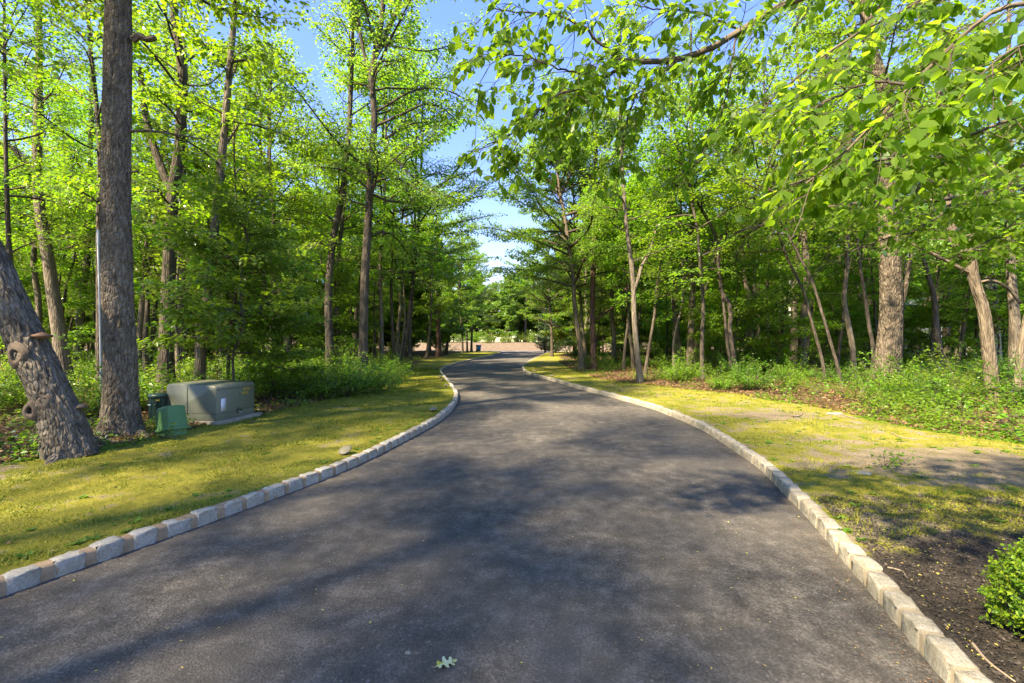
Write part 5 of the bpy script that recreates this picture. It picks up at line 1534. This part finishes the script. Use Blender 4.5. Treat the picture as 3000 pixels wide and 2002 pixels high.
# ------------------------------------------------------------------ landscape lamps along the kerbs
def lamp(x, y, label, tilt=(0, 0), s=1.0):
    t = thing("garden_light", label, "garden light", (x, y, float(gz(x, y)) - 0.01), None, "garden lights along the kerb", (s, s, s))
    lathe(MB(), [(0.012, -0.05), (0.014, 0.02), (0.022, 0.024), (0.024, 0.075), (0.03, 0.08)], 12).obj("stem", M['blk'], t)
    cp = lathe(MB(), [(0.0, 0.080), (0.03, 0.080), (0.088, 0.074), (0.092, 0.082), (0.085, 0.090), (0.04, 0.102), (0.0, 0.105)], 24).obj("cap", M['lampcap'], t)
    cp.rotation_euler = (tilt[0], tilt[1], 0)
g = G(1016, 1328, 0.11)
lamp(g[0], g[1], "tilted disc topped garden light nearest the camera on the left kerb", (R(28), R(-10)), 0.95)
for (px, py, lab, tl) in ((1293, 1206, "disc topped garden light behind the left kerb's inner bend", (R(12), 0)), (1317, 1133, "garden light third along the left kerb", (R(10), R(8))),
                          (1303, 1117, "garden light fourth along the left kerb", (0, R(-12))), (1296, 1107, "garden light fifth along the left kerb", (R(9), 0)), (1287, 1084, "garden light farthest along the left kerb", (0, 0)),
                          (1549, 1090, "garden light farthest along the right kerb", (R(8), 0)), (1573, 1098, "garden light second farthest along the right kerb", (0, R(8))), (1603, 1104, "garden light third farthest along the right kerb", (R(6), 0))):
    g = G(px, py, 0.11)
    x = g[0]
    x = min(x, float(XL(g[1])) - 0.28) if x < (XL(g[1]) + XR(g[1])) / 2 else max(x, float(XR(g[1])) + 0.28)
    lamp(x, g[1], lab, tl, 0.95)

# ------------------------------------------------------------------ blue wheeled bin at the end of the drive
def bin_():
    g = G(1402, 1031, 0.08)
    t = thing("recycling_bin", "blue wheeled bin at the far end of the left lawn", "bin", (g[0], g[1], 0.09), (0, 0, R(18)))
    V = []
    for (hx, hy, z, oy) in ((0.24, 0.26, 0.05, 0), (0.31, 0.35, 0.96, 0)):
        V += [(-hx, -hy, z), (hx, -hy, z), (hx, hy, z), (-hx, hy, z)]
    F = [[0, 1, 5, 4], [1, 2, 6, 5], [2, 3, 7, 6], [3, 0, 4, 7], [3, 2, 1, 0], [4, 5, 6, 7]]
    b = MB().add(np.array(V), np.array(F)).obj("body", M['blue'], t, smooth=False)
    em = MB()
    for k in range(3):
        a_ = R(90 + 120 * k)
        box(em, (0.03 + 0.07 * math.cos(a_), -0.338, 0.78 + 0.07 * math.sin(a_)), (0.07, 0.006, 0.055))
    em.obj("emblem", M['emblem'], b, smooth=False)
    box(MB(), (-0.20, -0.315, 0.52), (0.05, 0.03, 0.75), 0, 0.01).obj("front_rib", M['emblem'], b)
    box(MB(), (0, 0, 0.985), (0.68, 0.76, 0.045), 0, 0.015).obj("lid", M['blk'], t)
    box(MB(), (-0.33, 0.0, 0.93), (0.06, 0.6, 0.05), 0, 0.01).obj("handle", M['blk'], t)
    for sy in (-0.28, 0.28):
        w = lathe(MB(), [(0.0, -0.03), (0.10, -0.03), (0.125, -0.02), (0.125, 0.02), (0.10, 0.03), (0.0, 0.03)], 16).obj("wheel", M['blk'], t)
        w.location, w.rotation_euler = (-0.24, sy, 0.12), (R(90), 0, 0)
    box(MB(), (-0.285, 0, 0.5), (0.05, 0.62, 0.86), 0, 0.01).obj("back_panel", M['blk'], t)
bin_()

# ------------------------------------------------------------------ pale house behind the right woods
def house():
    t = thing("house", "pale house glimpsed between trunks left of the big flared trunk", "house", (35.0, 47.0, 0.0), (0, 0, R(-28)))
    w = box(MB(), (0, 0, 2.9), (12, 8, 5.8)).obj("wall", M['siding'], t, smooth=False)
    for k in range(16):
        box(MB(), (0, -4.01, 0.4 + k * 0.34), (12.02, 0.03, 0.02)).obj("siding_board", M['siding'], w, smooth=False)
    V = [(-6.3, -4.4, 5.8), (6.3, -4.4, 5.8), (6.3, 4.4, 5.8), (-6.3, 4.4, 5.8), (-6.3, 0, 8.4), (6.3, 0, 8.4)]
    mb = MB().add(np.array(V), np.array([[0, 1, 5, 4], [2, 3, 4, 5], [3, 2, 1, 0]]))
    mb.f.append(np.array([[0, 4, 3], [1, 2, 5]]))
    mb.obj("roof", M['roof'], t, smooth=False)
    for x in (-4, -1.3, 1.4, 4.1):
        for z in (1.6, 4.3):
            fr = box(MB(), (x, -4.03, z), (1.1, 0.08, 1.5)).obj("window", M['siding'], t, smooth=False)
            box(MB(), (x, -4.075, z), (0.9, 0.02, 1.3)).obj("pane", M['glass'], fr, smooth=False)
house()

# ------------------------------------------------------------------ ground detail: grass, litter, fallen bits
def in_lawn(n, ymin, ymax, power, rs, side):
    y = ymin + (ymax - ymin) * rs.uniform(0, 1, n) ** power
    if side < 0:
        a, b_ = EL(y) - 0.3, XL(y) - 0.13
    else:
        a, b_ = XR(y) + 0.13, np.minimum(ER(y) + 0.3, 1.16 * y + 0.6)
    x = a + (b_ - a) * rs.uniform(0, 1, n)
    return x, y

rs = np.random.RandomState(8)
def grass(side, n, name, label):
    x, y = in_lawn(n, 2.2, 26, 2.4, rs, side)
    z_ = zones(x, y)
    tuft = nz2(x, y, 1.6, 12) + 0.7 * nz2(x, y, 5.0, 13)
    keep = (rs.uniform(0, 1, n) < np.clip(0.30 + tuft * 1.1, 0.06, 1)) & (z_[:, 1] < 0.4) & (rs.uniform(0, 1, n) > z_[:, 2] * 1.1) & (z_[:, 0] > 0.3)
    x, y, tuft = x[keep], y[keep], tuft[keep]
    z = gz(x, y) - 0.003
    az = rs.uniform(0, 6.28, len(x))
    h = rs.uniform(0.010, 0.030, len(x)) * (1 + 1.6 * np.clip(tuft, 0, 1) ** 1.5)
    w = rs.uniform(0.0020, 0.0042, len(x)) * (0.8 + y / 7)
    b0 = np.stack([x, y, z], -1)
    sd = np.stack([np.cos(az), np.sin(az), 0 * az], -1) * w[:, None]
    tip = b0 + np.stack([-np.sin(az) * h * 0.8, np.cos(az) * h * 0.8, h], -1)
    V = np.stack([b0 - sd, b0 + sd, tip], 1).reshape(-1, 3)
    o = MB().add(V, np.arange(len(x) * 3).reshape(-1, 3)).obj(name, M['grass'], smooth=False)
    tag(o, label, "grass", kind="stuff")
grass(-1, 300000, "grass", "short mossy grass on the left lawn")
grass(1, 150000, "grass", "thin mossy grass on the right lawn")

def flat_leaves(n, pos_fn, size, mat, name, label, cat, lift=0.01, tilt=0.45, curl=0.2):
    x, y = pos_fn(n)
    z = np.where((x > XL(y)) & (x < XR(y)), 0.035 * (1 - (2 * (x - XL(y)) / (XR(y) - XL(y)) - 1) ** 2) * 0.6 + 0.004, gz(x, y))
    m = len(x)
    az = rs.uniform(0, 6.28, m)
    d = np.stack([np.cos(az), np.sin(az), rs.normal(0, tilt * 0.6, m)], -1)
    nr = np.array([[0, 0, 1.0]]) + rs.normal(0, tilt, (m, 3))
    pos = np.stack([x, y, z + lift * rs.uniform(0.3, 1.2, m)], -1)
    mb = MB()
    leaf_quads(mb, pos, d, nr, size * rs.uniform(0.5, 1.2, m), 0.32, curl, -0.1)
    tag(mb.obj(name, M[mat], smooth=False), label, cat, kind="stuff")

def woods_pos(side, ymin, ymax, depth, power=1.5):
    def f(n):
        y = ymin + (ymax - ymin) * rs.uniform(0, 1, n) ** power
        t_ = depth * rs.uniform(0, 1, n) ** 1.3 - 0.25
        x = EL(y) - t_ if side < 0 else ER(y) + t_
        k = np.abs(x) < 1.2 * y + 1.0
        return x[k], y[k]
    return f
flat_leaves(30000, woods_pos(-1, 5, 34, 9), 0.085, 'litter', "leaf_litter", "brown leaf litter on the left woodland floor", "leaf litter", 0.03)
flat_leaves(34000, woods_pos(1, 6, 36, 11), 0.085, 'litter', "leaf_litter", "brown leaf litter on the right woodland floor", "leaf litter", 0.03)
def drive_pos(n):
    y = 2.0 + 16 * rs.uniform(0, 1, n) ** 1.6
    u_ = np.where(rs.uniform(0, 1, n) < 0.55, 1 - np.abs(rs.normal(0, 0.12, n)), rs.uniform(0.03, 0.97, n))
    return XL(y) + (XR(y) - XL(y)) * np.clip(u_, 0.02, 0.985), y
flat_leaves(260, drive_pos, 0.017, 'speck', "fallen_specks", "tiny yellow fallen leaf bits scattered on the asphalt", "leaf litter", 0.004, 0.15, 0.1)
def edge_pos(n):
    y = 2.0 + 13 * rs.uniform(0, 1, n) ** 1.5
    w_ = XR(y) - XL(y)
    u_ = np.abs(rs.normal(0, 0.028, n)) + 0.004
    return np.where(rs.uniform(0, 1, n) < 0.4, XL(y) + u_ * w_, XR(y) - u_ * w_), y
flat_leaves(2600, edge_pos, 0.011, 'litter', "kerb_grit", "brown grit and leaf crumbs gathered along the kerbs", "grit", 0.003, 0.3, 0.1)
def mulch_pos(n):
    y = rs.uniform(1.6, 4.4, n)
    return XR(y) + 0.15 + rs.uniform(0, 1, n) ** 1.2 * 2.2, y
flat_leaves(900, mulch_pos, 0.017, 'speck', "mulch_leaf_bits", "yellow and tan leaf bits lying on the dark mulch", "leaf litter", 0.006, 0.5)
flat_leaves(15000, mulch_pos, 0.019, 'chip', "mulch_chips", "dark shredded bark chips on the mulch bed", "mulch", 0.006, 0.5)
def lawn_bits(n):
    a = in_lawn(n // 2, 2.6, 16, 1.6, rs, -1); b_ = in_lawn(n // 2, 3.5, 16, 1.4, rs, 1)
    return np.concatenate([a[0], b_[0]]), np.concatenate([a[1], b_[1]])
flat_leaves(700, lawn_bits, 0.035, 'litter', "lawn_leaf_bits", "scattered dead leaf bits on both lawns", "leaf litter", 0.012, 0.5)

def ground_cover(side, n, name, label):
    y = (5.0 if side < 0 else 6.0) + 32 * rs.uniform(0, 1, n) ** 1.7
    t_ = 7 * rs.uniform(0, 1, n) ** 1.5 - 0.35
    x = EL(y) - t_ if side < 0 else ER(y) + t_
    cl = nz2(x, y, 0.8, 31) + 0.6 * nz2(x, y, 2.6, 32)
    k = (np.abs(x) < 1.2 * y + 1.0) & (rs.uniform(0.0, 0.6, n) < cl)
    x, y, cl = x[k], y[k], cl[k]
    h = rs.uniform(0.02, 1.0, len(x)) * (0.08 + 0.38 * np.clip(cl, 0, 1)) * sstep(-0.4, 0.8, np.where(x < 0, EL(y) - x, x - ER(y)) + 0.1)
    az = rs.uniform(0, 6.28, len(x))
    pos = np.stack([x, y, gz(x, y) + h], -1)
    d = np.stack([np.cos(az), np.sin(az), rs.normal(-0.1, 0.25, len(x))], -1)
    mb = MB()
    leaf_quads(mb, pos, d, np.array([[0, 0, 1.0]]) + rs.normal(0, 0.4, (len(x), 3)), rs.uniform(0.035, 0.085, len(x)), 0.32, 0.1, 0.12)
    tag(mb.obj(name, M['leaf_shrub'], smooth=False), label, "ground cover", kind="stuff")
ground_cover(-1, 60000, "ground_cover", "low green seedlings covering the left woodland floor")
ground_cover(1, 66000, "ground_cover", "low green seedlings covering the right woodland floor")

def weeds():
    mb = MB()
    xs_, ys_ = [], []
    for side, n in ((-1, 110), (1, 190)):
        x, y = in_lawn(n, 2.4, 14, 1.5, rs, side)
        if side < 0:
            k = rs.uniform(0, 1, n) < 0.5
            x = np.where(k, XL(y) - 0.13 - np.abs(rs.normal(0, 0.18, n)), x)
        ok = zones(x, y)[:, 1] < 0.4
        xs_.append(x[ok]); ys_.append(y[ok])
    x, y = np.concatenate(xs_), np.concatenate(ys_)
    k = 9
    own = np.repeat(np.arange(len(x)), k)
    az = rs.uniform(0, 6.28, len(own))
    s = np.repeat(rs.uniform(0.025, 0.07, len(x)), k) * rs.uniform(0.6, 1.1, len(own))
    d = np.stack([np.cos(az), np.sin(az), rs.uniform(0.2, 1.1, len(own))], -1)
    pos = np.stack([x[own] + rs.normal(0, 0.014, len(own)), y[own] + rs.normal(0, 0.014, len(own)), gz(x, y)[own]], -1)
    leaf_hex(mb, pos, d, np.stack([-np.cos(az) * 0.5, -np.sin(az) * 0.5, np.ones(len(own))], -1), s, 0.26, 0.06, 0.25)
    tag(mb.obj("weeds", M['weed'], smooth=False), "small green weeds dotted over both lawns", "weeds", kind="stuff")
weeds()

# fallen oak leaf on the asphalt
def oak_leaf():
    g = G(1302, 1977)
    half = [(0.0, 0.0), (0.012, 0.10), (0.03, 0.17), (0.17, 0.20), (0.21, 0.27), (0.08, 0.33), (0.07, 0.40), (0.28, 0.46), (0.33, 0.56), (0.12, 0.58), (0.09, 0.66), (0.25, 0.74), (0.22, 0.83), (0.09, 0.82), (0.07, 0.93), (0.0, 1.0)]
    mb = MB()
    V, F = [], []
    for sgn in (-1, 1):
        b0 = len(V)
        for (x, y) in half:
            V.append((sgn * x, y, 0.10 * abs(x) + 0.05 * math.sin(y * 5)))
            V.append((0, y, 0.0 + 0.05 * math.sin(y * 5)))
        for i in range(len(half) - 1):
            q = [b0 + 2 * i, b0 + 2 * i + 1, b0 + 2 * i + 3, b0 + 2 * i + 2]
            F.append(q if sgn > 0 else q[::-1])
    mb.add(np.array(V) * 0.125, np.array(F))
    x0, y0 = g[0], g[1]
    u_ = (x0 - XL(y0)) / (XR(y0) - XL(y0))
    o = mb.obj("fallen_leaf", M['green_leaf'], smooth=False)
    o.location = (x0 - 0.055, y0 - 0.0, 0.035 * (1 - (2 * u_ - 1) ** 2) * 0.6 + 0.010)
    o.rotation_euler = (0.05, 0.08, R(-62))
    tag(o, "yellow green lobed oak leaf lying on the asphalt in the foreground", "leaf")
oak_leaf()

def stick(pts, r, label):
    w = np.array([gp(*p, r * 0.9) for p in pts])
    o0 = w[0]
    t = tubes(resample(w - o0, 12), np.linspace(r, r * 0.5, 12), 7, cap=True).obj("fallen_stick", M['stick'], None)
    t.location = o0
    tag(t, label, "stick")
stick([(432, 1273), (470, 1280), (517, 1283)], 0.012, "broken stick lying below the green pedestal")
stick([(733, 1243), (752, 1236), (770, 1233)], 0.010, "short twig on the lawn right of the concrete pad")
stick([(2218, 1235), (2260, 1232), (2310, 1232)], 0.012, "dark twig on the right lawn near the wood edge")
stick([(2325, 1225), (2345, 1217), (2352, 1210)], 0.016, "short curved stick on the right lawn near the wood edge")
stick([(2612, 1268), (2650, 1282), (2690, 1286)], 0.010, "thin bent twig in the middle of the right lawn")
stick([(2460, 1213), (2500, 1226), (2510, 1230)], 0.012, "stick beside the pale rock at the right wood edge")
stick([(2850, 1888), (2895, 1940), (2975, 2000)], 0.008, "long pale stick on the mulch below the boxwood")
stick([(2600, 1662), (2640, 1672), (2655, 1690)], 0.005, "small pale twig on the mulch near the right kerb")
stick([(2900, 1222), (2950, 1225), (3010, 1222)], 0.016, "grey stick in the sunlit litter at the right edge")

def rock(px, py, s, seed, label):
    g = gp(px, py)
    import bmesh
    bm = bmesh.new()
    bmesh.ops.create_icosphere(bm, subdivisions=3, radius=1.0)
    V = np.array([v.co[:] for v in bm.verts])
    F = np.array([[v.index for v in f.verts] for f in bm.faces])
    bm.free()
    V = V * (1 + 0.25 * noise3(V * 1.3 + seed))[:, None] * np.array(s)
    o = MB().add(V, F).obj("rock", M['rock'], smooth=True)
    o.location = g + np.array([0, 0, s[2] * 0.25])
    tag(o, label, "rock")
rock(2533, 1390, (0.075, 0.05, 0.022), 3, "flat pale stone lying in the middle of the right lawn")
rock(2445, 1212, (0.16, 0.10, 0.035), 7, "pale flat rock at the right wood edge")
rock(1196, 1863, (0.016, 0.011, 0.007), 11, "tiny pale pebble on the asphalt left of the oak leaf")
bpy.context.view_layer.update()
o = [x for x in bpy.data.objects if x.name == "rock.002"]
if o:
    o[0].location.z = 0.024
